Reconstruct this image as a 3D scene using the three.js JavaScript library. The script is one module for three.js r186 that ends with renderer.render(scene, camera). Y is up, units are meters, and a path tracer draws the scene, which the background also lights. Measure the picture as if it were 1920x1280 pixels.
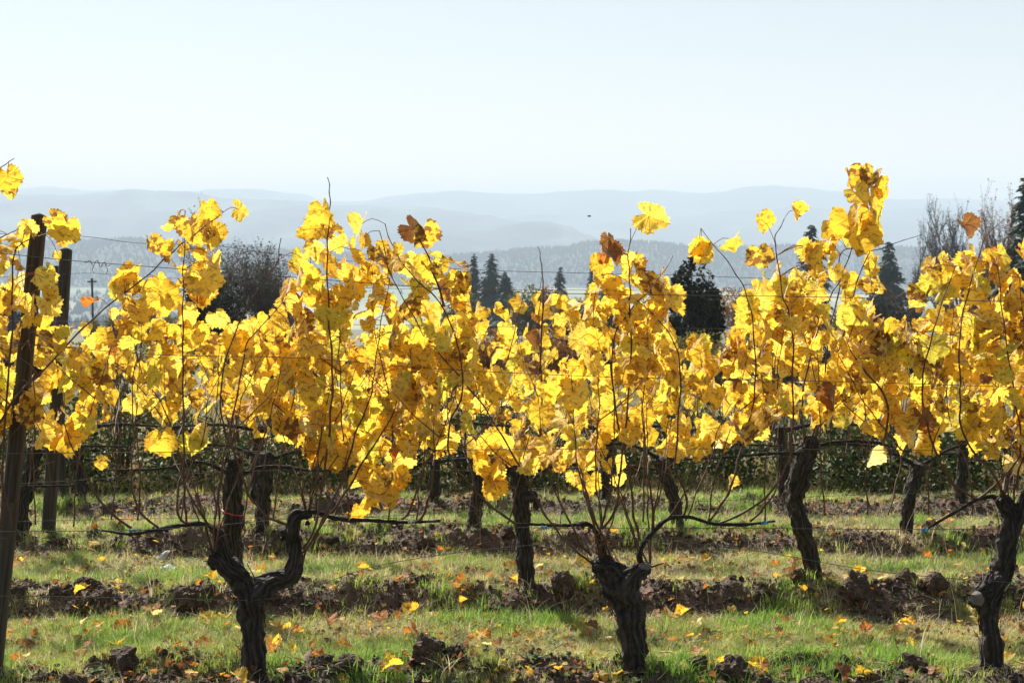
import * as THREE from 'three';
import { ImprovedNoise } from 'three/addons/math/ImprovedNoise.js';
import { mergeGeometries } from 'three/addons/utils/BufferGeometryUtils.js';

// ---------------------------------------------------------------- camera, sky, sun, exposure
const scene = new THREE.Scene();
const FPX = 2667, CAM_Y = 2.017, PITCH = Math.atan(200 / FPX);
const camera = new THREE.PerspectiveCamera(2 * Math.atan(640 / FPX) * 180 / Math.PI, 1.5, 0.1, 60000);
camera.position.set(0, CAM_Y, 0);
camera.rotation.x = -PITCH;
camera.focus = 7.0;
camera.userData.fStop = 9;
scene.add(camera);

const SUN_AZ = -28 * Math.PI / 180, SUN_EL = 39 * Math.PI / 180;
const sunDir = new THREE.Vector3(Math.sin(SUN_AZ) * Math.cos(SUN_EL), Math.sin(SUN_EL), -Math.cos(SUN_AZ) * Math.cos(SUN_EL));
{
  const W = 1024, H = 512, data = new Float32Array(W * H * 4), d = new THREE.Vector3();
  for (let j = 0; j < H; j++) for (let i = 0; i < W; i++) {
    const el = ((j + 0.5) / H - 0.5) * Math.PI, az = ((i + 0.5) / W - 0.5) * 2 * Math.PI;
    d.set(Math.cos(az) * Math.cos(el), Math.sin(el), Math.sin(az) * Math.cos(el));
    const up = Math.max(0, d.y), c = d.dot(sunDir), ang = Math.acos(Math.max(-1, Math.min(1, c)));
    const k = Math.pow(1 - up, 3.2);                       // pale at the horizon, bluer overhead
    const glow = 0.22 * Math.exp(-ang * 2.6) + 1.3 * Math.exp(-ang * 9);
    const fwd = 0.28 + 0.72 * Math.pow(0.5 + 0.5 * c, 1.2);   // haze scatters forwards: dimmer away from the sun
    const o = (j * W + i) * 4;
    const low = Math.exp(-Math.max(0, el) / 0.035) * fwd * fwd;   // bright haze along the horizon
    data[o] = (0.13 + 0.34 * k) * fwd + 1.15 * low + glow * 0.98;
    data[o + 1] = (0.19 + 0.315 * k) * fwd + 0.62 * low + glow * 0.97;
    data[o + 2] = (0.3 + 0.17 * k) * fwd + 0.25 * low + glow * 0.93;
    data[o + 3] = 1;
  }
  const sky = new THREE.DataTexture(data, W, H, THREE.RGBAFormat, THREE.FloatType);
  sky.mapping = THREE.EquirectangularReflectionMapping;
  sky.magFilter = THREE.LinearFilter;
  sky.needsUpdate = true;
  scene.background = sky;
  scene.environment = sky;
}
const sun = new THREE.DirectionalLight(new THREE.Color().setRGB(1, 0.95, 0.86), 5);
sun.position.copy(sunDir).multiplyScalar(60).add(new THREE.Vector3(0, 0, -9));
sun.target.position.set(0, 0, -9);
sun.castShadow = true;
Object.assign(sun.shadow.camera, { left: -14, right: 14, top: 14, bottom: -14, near: 1, far: 140 });
sun.shadow.mapSize.set(4096, 4096);
sun.shadow.bias = -0.0004;
scene.add(sun, sun.target);
scene.fog = new THREE.FogExp2(new THREE.Color().setRGB(0.745, 0.885, 1.0), 2.0e-4);

const renderer = new THREE.WebGLRenderer({ antialias: true });
renderer.toneMapping = THREE.LinearToneMapping;
renderer.toneMappingExposure = 2.45;
renderer.shadowMap.enabled = true;
renderer.setSize(1024, 682);

// ---------------------------------------------------------------- helpers
function rng(seed) {
  let a = seed >>> 0;
  return () => { a = (a + 0x6D2B79F5) >>> 0; let t = a; t = Math.imul(t ^ (t >>> 15), t | 1); t ^= t + Math.imul(t ^ (t >>> 7), t | 61); return ((t ^ (t >>> 14)) >>> 0) / 4294967296; };
}
const perlin = new ImprovedNoise();
const N3 = (x, y, z = 0.37) => perlin.noise(x, y, z);
const fbm = (x, y, z = 0.5, o = 4) => { let s = 0, a = 1, f = 1; for (let i = 0; i < o; i++) { s += a * N3(x * f + i * 17.3, y * f - i * 9.1, z * f + i * 3.7); a *= 0.5; f *= 2.03; } return s; };
const clamp = (x, a = 0, b = 1) => Math.min(b, Math.max(a, x));
const smooth = (a, b, x) => { const t = clamp((x - a) / (b - a)); return t * t * (3 - 2 * t); };
const lerp = (a, b, t) => a + (b - a) * t;
const V = (x, y, z) => new THREE.Vector3(x, y, z);
const rgb = (r, g, b) => new THREE.Color().setRGB(r, g, b);
// the point seen at pixel (px, py) of the 1920 x 1280 photograph that lies Z metres in front of the camera
function at(px, py, Z) {
  const dx = (px - 960) / FPX, dy = -(py - 640) / FPX, c = Math.cos(PITCH), s = Math.sin(PITCH);
  const y = dy * c - s, z = -(dy * s + c), t = Z / -z;
  return V(dx * t, CAM_Y + y * t, -Z);
}
const used = new Map();
function numbered(name) { const n = used.get(name) ?? 0; used.set(name, n + 1); return n ? name + '_' + String(n).padStart(3, '0') : name; }
function tag(o, label, category, group, kind) {
  Object.assign(o.userData, { label });
  if (category) o.userData.category = category;
  if (group) o.userData.group = group;
  if (kind) o.userData.kind = kind;
  return o;
}
function shade(o) { o.castShadow = true; o.receiveShadow = true; return o; }
function thing(name, label, category, pos, group) {
  const o = new THREE.Group(); o.name = numbered(name); o.position.copy(pos); scene.add(o);
  return tag(o, label, category, group);
}
function part(name, geo, mat, parent) {
  const m = shade(new THREE.Mesh(geo, mat)); m.name = name; parent.add(m); return m;
}
function single(name, label, category, geo, mat, pos, group) {
  const m = shade(new THREE.Mesh(geo, mat)); m.name = numbered(name); m.position.copy(pos); scene.add(m);
  return tag(m, label, category, group);
}
function structure(name, geo, mat, label) {
  const m = shade(new THREE.Mesh(geo, mat)); m.name = numbered(name); m.userData.kind = 'structure'; if (label) m.userData.label = label; scene.add(m); return m;
}
function stuff(o, name, label, category, parent = scene) {
  shade(o); o.name = parent === scene ? numbered(name) : name; o.userData.kind = 'stuff';
  if (label) o.userData.label = label;
  if (category && parent === scene) o.userData.category = category;
  parent.add(o); return o;
}
// collects triangles
class MB {
  constructor() { this.p = []; this.u = []; this.c = []; this.i = []; }
  get n() { return this.p.length / 3; }
  v(x, y, z, u = 0, w = 0, col) { this.p.push(x, y, z); this.u.push(u, w); if (col) this.c.push(...col); return this.n - 1; }
  t(a, b, c) { this.i.push(a, b, c); }
  q(a, b, c, d) { this.i.push(a, b, c, a, c, d); }
  geo(off) {
    const g = new THREE.BufferGeometry();
    g.setAttribute('position', new THREE.Float32BufferAttribute(this.p, 3));
    g.setAttribute('uv', new THREE.Float32BufferAttribute(this.u, 2));
    if (this.c.length) g.setAttribute('color', new THREE.Float32BufferAttribute(this.c, 3));
    g.setIndex(this.i);
    if (off) g.translate(-off.x, -off.y, -off.z);
    g.computeVertexNormals();
    return g;
  }
}
// a tube along points; radius(t) ; rough(t, angle) multiplies it
function tube(mb, pts, radius, { seg = 0, rad = 6, rough = null, cap = true, tension = 0.5 } = {}) {
  const curve = pts.length > 2 ? new THREE.CatmullRomCurve3(pts, false, 'centripetal', tension) : new THREE.LineCurve3(pts[0], pts[1]);
  const n = seg || pts.length * 4, len = curve.getLength();
  const P = [], T = [];
  for (let i = 0; i <= n; i++) { P.push(curve.getPoint(i / n)); }
  for (let i = 0; i <= n; i++) T.push(P[Math.min(n, i + 1)].clone().sub(P[Math.max(0, i - 1)]).normalize());
  let nrm = Math.abs(T[0].y) < 0.9 ? V(0, 1, 0) : V(1, 0, 0);
  nrm = nrm.sub(T[0].clone().multiplyScalar(nrm.dot(T[0]))).normalize();
  const first = mb.n, b = V(0, 0, 0);
  for (let i = 0; i <= n; i++) {
    nrm.sub(T[i].clone().multiplyScalar(nrm.dot(T[i]))).normalize();
    b.crossVectors(T[i], nrm);
    for (let k = 0; k <= rad; k++) {
      const a = (k % rad) / rad * Math.PI * 2, t = i / n, r = radius(t) * (rough ? rough(t, a, P[i]) : 1);
      const ca = Math.cos(a) * r, sa = Math.sin(a) * r;
      mb.v(P[i].x + nrm.x * ca + b.x * sa, P[i].y + nrm.y * ca + b.y * sa, P[i].z + nrm.z * ca + b.z * sa, k / rad * 0.3, t * len);
    }
  }
  for (let i = 0; i < n; i++) for (let k = 0; k < rad; k++) { const a = first + i * (rad + 1) + k; mb.q(a, a + 1, a + rad + 2, a + rad + 1); }
  if (cap) for (const e of [0, n]) {
    const r = radius(e / n), sgn = e ? 1 : -1, c = mb.v(P[e].x + T[e].x * r * 0.45 * sgn, P[e].y + T[e].y * r * 0.45 * sgn, P[e].z + T[e].z * r * 0.45 * sgn, 0.15, e ? len : 0);
    for (let k = 0; k < rad; k++) { const a = first + e * (rad + 1) + k; e ? mb.t(a, a + 1, c) : mb.t(a + 1, a, c); }
  }
}
function dataTex(size, fn, srgb, repeat = true) {
  const data = new Uint8Array(size * size * 4);
  for (let j = 0; j < size; j++) for (let i = 0; i < size; i++) {
    const c = fn((i + 0.5) / size, (j + 0.5) / size), o = (j * size + i) * 4;
    for (let k = 0; k < 3; k++) data[o + k] = clamp(srgb ? (c[k] <= 0.0031308 ? c[k] * 12.92 : 1.055 * Math.pow(c[k], 1 / 2.4) - 0.055) : c[k]) * 255;
    data[o + 3] = 255;
  }
  const t = new THREE.DataTexture(data, size, size);
  if (srgb) t.colorSpace = THREE.SRGBColorSpace;
  t.magFilter = THREE.LinearFilter; t.minFilter = THREE.LinearMipmapLinearFilter; t.generateMipmaps = true;
  if (repeat) t.wrapS = t.wrapT = THREE.RepeatWrapping;
  t.needsUpdate = true;
  return t;
}
const tileNoise = (u, v, f, z) => { // periodic in u and v
  const a = u * Math.PI * 2, b = v * Math.PI * 2, r = f / (Math.PI * 2);
  return 0.5 * (N3(Math.cos(a) * r + 5.1, Math.sin(a) * r + 1.7, Math.cos(b) * r + z) + N3(Math.sin(b) * r + 9.3, Math.cos(a) * r + z * 1.3, Math.sin(a) * r + 4.2));
};

// ---------------------------------------------------------------- materials
const barkBump = dataTex(256, (u, v) => { const n = tileNoise(u, v * 0.5, 14, 3.1) * 0.8 + 0.5 + 0.4 * tileNoise(u, v, 40, 8.2); const s = 0.5 + 0.5 * Math.sin((u * 9 + 2.2 * tileNoise(u, v, 5, 1.2)) * Math.PI * 2); const h = clamp(0.45 * s + 0.5 * n); return [h, h, h]; }, false);
const barkMap = dataTex(256, (u, v) => { const s = 0.5 + 0.5 * Math.sin((u * 9 + 2.2 * tileNoise(u, v, 5, 1.2)) * Math.PI * 2); const k = Math.max(0.25, 0.2 + 1.0 * s + 1.1 * tileNoise(u, v, 18, 2.2) + 0.7 * tileNoise(u, v, 60, 6.2)); return [0.046 * k, 0.035 * k, 0.028 * k]; }, true);
const woodMap = dataTex(256, (u, v) => { const s = tileNoise(u * 1, v * 0.06, 40, 5.5) + 0.5 * tileNoise(u, v * 0.1, 90, 1.5); const k = 0.75 + 0.9 * s; return [0.075 * k, 0.062 * k, 0.05 * k]; }, true);
const soilBump = dataTex(512, (u, v) => { const h = clamp(0.5 + 0.55 * tileNoise(u, v, 10, 3.3) + 0.45 * tileNoise(u, v, 28, 7.7) + 0.35 * tileNoise(u, v, 70, 2.9)); return [h, h, h]; }, false);
for (const t of [barkBump, barkMap]) t.repeat.set(3.3, 2.2);
const M = {
  bark: new THREE.MeshStandardMaterial({ map: barkMap, bumpMap: barkBump, bumpScale: 0.022, roughness: 0.95 }),
  cut: new THREE.MeshStandardMaterial({ color: rgb(0.26, 0.22, 0.19), roughness: 0.95, bumpMap: barkBump, bumpScale: 0.01 }),
  cane: new THREE.MeshStandardMaterial({ color: rgb(0.085, 0.036, 0.022), roughness: 0.65 }),
  stalk: new THREE.MeshStandardMaterial({ color: rgb(0.3, 0.09, 0.05), roughness: 0.6 }),
  post: new THREE.MeshStandardMaterial({ map: woodMap, roughness: 0.95, bumpMap: woodMap, bumpScale: 0.004 }),
  wire: new THREE.MeshStandardMaterial({ color: rgb(0.11, 0.105, 0.1), roughness: 0.6, metalness: 0.5 }),
  soil: new THREE.MeshStandardMaterial({ color: rgb(0.16, 0.095, 0.058), roughness: 1, bumpMap: soilBump, bumpScale: 0.03 }),
  ground: new THREE.MeshStandardMaterial({ vertexColors: true, roughness: 1, bumpMap: soilBump, bumpScale: 0.03 }),
  hill: new THREE.MeshStandardMaterial({ vertexColors: true, roughness: 1 }),
  clip: new THREE.MeshStandardMaterial({ color: rgb(0.04, 0.2, 0.4), roughness: 0.4 }),
  tie: new THREE.MeshStandardMaterial({ color: rgb(0.6, 0.04, 0.06), roughness: 0.5 }),
  pale: new THREE.MeshStandardMaterial({ color: rgb(0.45, 0.46, 0.48), roughness: 0.7 }),
  twig: new THREE.MeshStandardMaterial({ color: rgb(0.11, 0.085, 0.07), roughness: 1 }),
  bird: new THREE.MeshStandardMaterial({ color: rgb(0.04, 0.04, 0.05), roughness: 0.8 }),
};
M.soil.map = dataTex(256, (u, v) => { const k = 1 + 0.7 * tileNoise(u, v, 12, 4.4) + 0.4 * tileNoise(u, v, 50, 1.9); return [0.095 * k, 0.06 * k, 0.039 * k]; }, true); M.soil.color.set(1, 1, 1);

// ---------------------------------------------------------------- terrain
const ROWZ = [6.57, 8.8, 11.1, 13.3, 15.7, 18.2, 20.8];
const VALLEY = -128;
function slopeY(Z) { // the hillside falling away from the camera to the valley floor
  const near = -0.066 * (Z - 6.57);
  return Z < 1000 ? near : Math.max(VALLEY, -0.066 * 993.43 - 0.066 * (Z - 1000) * (1 - 0.32 * smooth(1000, 3000, Z)));
}
function groundAt(x, Z) {
  let h = slopeY(Z) - 0.1 * (1 - smooth(40, 60, Z));
  const ax = Math.abs(x);
  if (Z > 0 && Z < 60 && ax < 60) {
    h += 0.03 * N3(x * 0.9, Z * 0.9, 2.2) + 0.018 * N3(x * 3.1, Z * 3.1, 7.2);
    let ridge = 0;
    for (const r of ROWZ) {
      const w = 0.07 * N3(x * 0.8, r, 3.1), d = Z - r - w;
      // steep face towards the camera, gentle towards the next row
      const s = d < 0 ? smooth(-0.4, -0.1, d) : 1 - smooth(0.1, 0.85, d);
      ridge = Math.max(ridge, s);
    }
    const lump = Math.max(0.1, 0.72 + 1.7 * N3(x * 1.3, Z * 2.0, 5.5) + 0.7 * N3(x * 5.1, Z * 5.1, 1.5));
    h += ridge * (0.062 * lump) - 0.08 * (1 - ridge) + ridge * 0.06 * Math.abs(N3(x * 9, Z * 9, 4.5)) + ridge * 0.03 * N3(x * 21, Z * 21, 2.1);
  } else if (Z > 60 || ax > 60) {
    const far = smooth(60, 600, Math.max(Math.abs(Z), ax));
    h += -0.05 + far * (3 * N3(x / 210, Z / 210, 1.1) + 1.2 * N3(x / 60, Z / 60, 4.1)) * (Z > 2500 ? 1.6 : 1);
  }
  return h;
}
function soilness(x, Z) { // 1 on the tilled strip, 0 in the grass
  let s = 0;
  for (const r of ROWZ) { const d = Z - r - 0.07 * N3(x * 0.8, r, 3.1); s = Math.max(s, d < 0 ? smooth(-0.46, -0.3, d) : 1 - smooth(-0.02, 0.22, d)); }
  return clamp(s * (0.86 + 1.0 * N3(x * 1.7, Z * 2.4, 9.9) + 0.5 * N3(x * 5, Z * 5, 3.9)));
}
{
  const xs = [], zs = [];
  for (let x = -5; x <= 5.0001; x += 0.026) xs.push(x);
  for (let x = 5, d = 0.05; x < 13000; d = Math.min(d * 1.12, 260)) { x += d; xs.push(x); xs.unshift(-x); }
  for (let z = 5.2; z <= 15; z += 0.026) zs.push(z);
  for (let z = 15, d = 0.05; z < 13500; d = Math.min(d * 1.11, 220)) { z += d; zs.push(z); }
  for (let z = 5.2, d = 0.05; z > -220; d *= 1.15) { z -= d; zs.unshift(z); }
  const nx = xs.length, nz = zs.length, pos = new Float32Array(nx * nz * 3), uv = new Float32Array(nx * nz * 2), col = new Float32Array(nx * nz * 3), idx = [];
  for (let j = 0; j < nz; j++) for (let i = 0; i < nx; i++) {
    const o = j * nx + i, x = xs[i], Z = zs[j];
    pos[o * 3] = x; pos[o * 3 + 1] = groundAt(x, Z); pos[o * 3 + 2] = -Z;
    uv[o * 2] = x / 0.8; uv[o * 2 + 1] = Z / 0.8;
    let c;
    if (Z < 60 && Math.abs(x) < 60) {
      const s = soilness(x, Z), k = 1 + 0.5 * N3(x * 7, Z * 7, 3.3) + 0.35 * N3(x * 19, Z * 19, 1.3), g = clamp(0.5 + N3(x * 1.3, Z * 1.3, 6.6));
      const soil = [0.085, 0.054, 0.035], thatch = [lerp(0.17, 0.085, g), lerp(0.135, 0.1, g), lerp(0.07, 0.035, g)];
      c = [0, 1, 2].map((q) => lerp(thatch[q], soil[q], s) * k);
    } else {
      const patch = N3(Math.round(x / 260 + 0.6 * N3(x / 300, Z / 300, 1)) * 3.7, Math.round(Z / 420 + 0.6 * N3(x / 500, Z / 500, 8)) * 5.3, 0.3), wood = smooth(0.02, 0.12, fbm(x / 900, Z / 1300, 4.4));
      const field = patch > 0.12 ? [0.3, 0.27, 0.15] : patch < -0.15 ? [0.13, 0.17, 0.07] : [0.22, 0.22, 0.11];
      const w = Z > 1200 ? wood : 0; if (Z < 1200) for (let q = 0; q < 3; q++) field[q] *= 0.42;
      c = [lerp(field[0], 0.03, w), lerp(field[1], 0.045, w), lerp(field[2], 0.03, w)];
    }
    col.set(c, o * 3);
  }
  for (let j = 0; j < nz - 1; j++) for (let i = 0; i < nx - 1; i++) { const a = j * nx + i; idx.push(a, a + 1, a + nx, a + 1, a + nx + 1, a + nx); }
  const g = new THREE.BufferGeometry();
  g.setAttribute('position', new THREE.BufferAttribute(pos, 3)); g.setAttribute('uv', new THREE.BufferAttribute(uv, 2)); g.setAttribute('color', new THREE.BufferAttribute(col, 3));
  g.setIndex(idx); g.computeVertexNormals();
  structure('ground', g, M.ground, 'ploughed vineyard ground with grass strips falling to the valley');
}
// far ridges: [distance, crest as pixel pairs, depth of the slope]
function crestY(crest, px) {
  if (px <= crest[0][0]) return crest[0][1];
  for (let k = 1; k < crest.length; k++) if (px <= crest[k][0]) { const t = (px - crest[k - 1][0]) / (crest[k][0] - crest[k - 1][0]), s = t * t * (3 - 2 * t); return lerp(crest[k - 1][1], crest[k][1], s); }
  return crest[crest.length - 1][1];
}
const hillTops = [];
function ridge(D, crest, depth, woodK, label) {
  const nU = 420, nV = 46, mb = new MB();
  const H = (px, v) => { // v 0 at the foot in front, 1 at the crest, 2 behind it
    const Z = D + (v - 1) * depth, x = (px - 960) / FPX * Z;
    const top = CAM_Y + D * ((440 - crestY(crest, px)) / FPX);
    const rise = v <= 1 ? Math.pow(Math.sin(v * Math.PI / 2), 1.25) : Math.cos((v - 1) * Math.PI / 2);
    const rough = 0.6 * (0.24 * N3(x / (D * 0.055), Z / (D * 0.08), D) + 0.12 * N3(x / (D * 0.021), Z / (D * 0.03), D)) * (v <= 1 ? Math.sin(v * Math.PI) : 0);
    const fine = 0.012 * N3(x / (D * 0.004), Z / (D * 0.006), D) + 0.006 * N3(x / (D * 0.0016), Z / 60, D);
    return [x, VALLEY - 6 + (top - VALLEY + 6) * clamp(rise + rough + fine * rise, -0.05, 1.03), -Z];
  };
  for (let j = 0; j <= nV; j++) for (let i = 0; i <= nU; i++) {
    const px = lerp(-700, 2620, i / nU), v = j / nV * 1.7, p = H(px, v);
    const wood = smooth(-0.12, 0.12, fbm(p[0] / (D * 0.06), p[2] / (D * 0.1), D * 0.01) + woodK), f = N3(p[0] / 330, p[2] / 500, 2.3);
    const field = f > 0.1 ? [0.08, 0.11, 0.1] : [0.045, 0.07, 0.07];
    mb.v(p[0], p[1], p[2], p[0] / 50, p[2] / 50, [lerp(field[0], 0.014, wood), lerp(field[1], 0.032, wood), lerp(field[2], 0.038, wood)]);
  }
  for (let j = 0; j < nV; j++) for (let i = 0; i < nU; i++) { const a = j * (nU + 1) + i; mb.q(a, a + 1, a + nU + 2, a + nU + 1); }
  structure('hill', mb.geo(), M.hill, label);
  hillTops.push({ D, H, woodK });
}
ridge(12500, [[0, 355], [100, 352], [170, 360], [250, 356], [330, 362], [400, 357], [470, 356], [560, 365], [620, 378], [680, 378], [740, 368], [800, 362], [860, 360], [930, 363], [1000, 364], [1060, 359], [1120, 357], [1180, 362], [1230, 357], [1300, 362], [1350, 361], [1400, 352], [1450, 349], [1500, 352], [1560, 360], [1620, 372], [1700, 376], [1760, 372], [1830, 374], [1920, 380]], 2600, 0.1, 'farthest pale mountain ridge fading into the sky');
ridge(9900, [[500, 430], [700, 420], [900, 412], [960, 405], [1040, 403], [1100, 409], [1160, 412], [1250, 405], [1400, 395], [1500, 390], [1600, 395], [1750, 391], [1920, 396]], 2000, 0.05, 'pale rolling hills below the farthest mountain ridge');
ridge(7800, [[-200, 372], [0, 368], [60, 365], [130, 366], [200, 362], [240, 358], [300, 361], [350, 361], [430, 372], [500, 375], [560, 378], [640, 385], [690, 385], [740, 388], [790, 388], [860, 396], [910, 403], [960, 412], [1010, 424], [1060, 436], [1150, 465], [1250, 490]], 1900, 0.0, 'broad blue hill on the left with faint field patches');
ridge(6300, [[400, 470], [560, 435], [620, 428], [700, 422], [780, 424], [860, 432], [910, 434], [950, 421], [990, 415], [1030, 415], [1065, 424], [1100, 440], [1140, 452], [1200, 470], [1300, 480]], 1100, 0.12, 'rounded wooded knoll in the middle of the valley');
ridge(4300, [[-200, 466], [100, 455], [250, 450], [420, 462], [600, 475], [800, 484], [930, 474], [1000, 467], [1060, 466], [1090, 457], [1150, 454], [1220, 457], [1300, 464], [1400, 466], [1500, 462], [1650, 466], [1800, 468], [1920, 472]], 900, 0.75, 'low wooded bluff at the edge of the valley fields');

// ---------------------------------------------------------------- leaves
const leafR = rng(11);
function leafOutline(R, kind) { // radius of a grape leaf's edge against the angle from its tip
  const lobes = [[0, 1, 0.34], [0.98 + 0.1 * R(), 0.9 + 0.08 * R(), 0.36], [-0.98 - 0.1 * R(), 0.9 + 0.08 * R(), 0.36], [1.95, 0.76 + 0.08 * R(), 0.42], [-1.95, 0.76 + 0.08 * R(), 0.42]];
  const deep = 0.66 + 0.14 * R();
  return (a) => {
    let r = deep;
    for (const [c, l, w] of lobes) { let d = Math.abs(a - c); r = Math.max(r, deep + (l - deep) * Math.pow(Math.max(0, 1 - Math.pow(d / (w * 1.55), 1.6)), 0.8)); }
    const b = Math.abs(a); // the notch where the stalk joins
    if (b > 2.6) r *= 1 - 0.72 * smooth(2.6, Math.PI, b);
    return r;
  };
}
function makeLeaf(seed, fine) {
  const R = rng(seed), out = leafOutline(R), n = fine ? 46 : 22, rings = fine ? [0.4, 0.75, 1] : [0.58, 1];
  const fold = (R() - 0.35) * 1.9, cup = (R() - 0.5) * 1.3, droop = -0.1 - 1.1 * R(), w1 = R() * 6, w2 = R() * 6, wave = 0.03 + 0.1 * R(), curl = 0.1 + 0.4 * R() * R(), roll = (R() - 0.5) * 0.7;
  const g = new MB();
  const put = (r, a, edge) => {
    const x = Math.sin(a) * r, y = -Math.cos(a) * r;
    let z = fold * Math.abs(x) * 0.8 + cup * x * x * 0.6 + droop * Math.max(0, -y) * Math.max(0, -y) * 0.6 + wave * r * r * (Math.sin(3 * a + w1) + 0.6 * Math.sin(5 * a + w2)) + roll * x * y;
    z += 0.05 * Math.sin(9 * a + w1) * r * r + curl * Math.pow(Math.max(0, r - 0.62), 1.5) * 1.6 * Math.sign(fold || 1) + 0.05 * N3(x * 2.7, y * 2.7, seed * 0.71);
    const pull = 1 - 0.3 * Math.min(1, Math.abs(z));
    return g.v(x * pull, y * pull, z, x * 0.42 + 0.5, y * 0.42 + 0.56);
  };
  const c = put(0, 0);
  const idx = [];
  rings.forEach((f, k) => {
    idx.push([]);
    for (let i = 0; i < n; i++) {
      const a = (i / n) * 2 * Math.PI - Math.PI + 0.001;
      let r = out(a) * f;
      if (k === rings.length - 1) r *= (i % 2 ? 1.05 : 0.92) + 0.05 * (R() - 0.5);
      idx[k].push(put(r, a));
    }
  });
  for (let i = 0; i < n; i++) {
    const j = (i + 1) % n;
    g.t(c, idx[0][i], idx[0][j]);
    for (let k = 0; k + 1 < rings.length; k++) g.q(idx[k][i], idx[k + 1][i], idx[k + 1][j], idx[k][j]);
  }
  return g.geo();
}
const leafFine = [], leafCoarse = [];
for (let k = 0; k < 14; k++) { leafFine.push(makeLeaf(100 + k * 7, true)); leafCoarse.push(makeLeaf(100 + k * 7, false)); }
// tones: yellow, gold, lemon green, spotted, brown edged, brown, cream
const TONES = {
  yellow: { a: [0.92, 0.62, 0.055], b: [0.87, 0.53, 0.035], spot: 0.22, edge: 0.34 },
  bright: { a: [0.94, 0.71, 0.12], b: [0.92, 0.63, 0.07], spot: 0.12, edge: 0.2 },
  gold: { a: [0.84, 0.52, 0.04], b: [0.76, 0.4, 0.025], spot: 0.3, edge: 0.4 },
  green: { a: [0.78, 0.64, 0.07], b: [0.6, 0.54, 0.06], spot: 0.16, edge: 0.18 },
  spotted: { a: [0.82, 0.58, 0.06], b: [0.55, 0.3, 0.02], spot: 0.62, edge: 0.5 },
  brown: { a: [0.36, 0.15, 0.03], b: [0.16, 0.07, 0.025], spot: 0.6, edge: 0.9 },
  cream: { a: [0.86, 0.72, 0.3], b: [0.8, 0.6, 0.16], spot: 0.1, edge: 0.25 },
  orange: { a: [0.62, 0.24, 0.03], b: [0.5, 0.15, 0.02], spot: 0.4, edge: 0.5 },
};
const leafBump = dataTex(192, (u, v) => {
  const x = (u - 0.5) / 0.42, y = (v - 0.56) / 0.42, r = Math.hypot(x, y), a = Math.atan2(x, -y);
  let h = 0.5 + 0.25 * N3(x * 4, y * 4, 3.3) + 0.18 * N3(x * 11, y * 11, 1.3);
  for (const c of [0, 1.0, -1.0, 1.95, -1.95]) if (Math.abs(a - c) < 1) { const d = Math.abs(a - c) * r, along = Math.cos(a - c) * r; h -= 0.4 * (1 - smooth(0.0, 0.05, d)); const s = Math.abs(((along * 7 - d * 5) % 1 + 1) % 1 - 0.5); h -= 0.2 * (1 - smooth(0.02, 0.2, s)) * (1 - smooth(0.1, 0.5, d)); }
  return [clamp(h), clamp(h), clamp(h)];
}, false, false);
const leafMats = {};
Object.entries(TONES).forEach(([name, t], ti) => {
  leafMats[name] = [0, 1].map((variant) => {
    const z = ti * 3.3 + variant * 11.7;
    const map = dataTex(192, (u, v) => {
      const x = (u - 0.5) / 0.42, y = (v - 0.56) / 0.42, r = Math.hypot(x, y), a = Math.atan2(x, -y);
      let vein = 0;
      for (const c of [0, 1.0, -1.0, 1.95, -1.95]) {
        const d = Math.abs(a - c) * r, along = Math.cos(a - c) * r;
        if (Math.abs(a - c) < 1) { vein = Math.max(vein, 1 - smooth(0.008, 0.028, d)); const s = Math.abs(((along * 7 - d * 5) % 1 + 1) % 1 - 0.5); vein = Math.max(vein, 0.45 * (1 - smooth(0.02, 0.1, s)) * (1 - smooth(0.1, 0.45, d))); }
      }
      const blotch = fbm(x * 1.4, y * 1.4, z, 4), k = clamp(0.5 + blotch * 0.8);
      let c = [0, 1, 2].map((q) => lerp(t.a[q], t.b[q], k));
      c = c.map((q, i) => q * (1 + vein * [-0.22, -0.22, -0.1][i]));
      const mottle = 1 + 0.14 * N3(x * 9, y * 9, z + 4); c = c.map((q) => q * mottle);
      const sp = smooth(0.62 - t.spot * 0.62, 0.85 - t.spot * 0.45, fbm(x * 3.2, y * 3.2, z + 7, 4) + 0.35);
      const eg = smooth(0.72, 1.12, r + 0.42 * fbm(x * 2.4, y * 2.4, z + 2, 3)) * t.edge;
      const br = clamp(sp * (0.35 + t.spot) + eg), brown = [0.2, 0.085, 0.022];
      return c.map((q, i) => lerp(q, brown[i], br));
    }, true, false);
    return new THREE.MeshPhysicalMaterial({ map, roughness: 1, transmission: 0.6, thickness: 0, specularIntensity: 0.6, bumpMap: leafBump, bumpScale: 0.004, side: THREE.DoubleSide });
  });
});
const TONE_MIX = [['yellow', 0.36], ['bright', 0.3], ['gold', 0.11], ['spotted', 0.09], ['green', 0.08], ['cream', 0.015], ['brown', 0.016], ['orange', 0.006]];
function pickTone(R) { let r = R(); for (const [t, w] of TONE_MIX) { if ((r -= w) < 0) return t; } return 'yellow'; }

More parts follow.
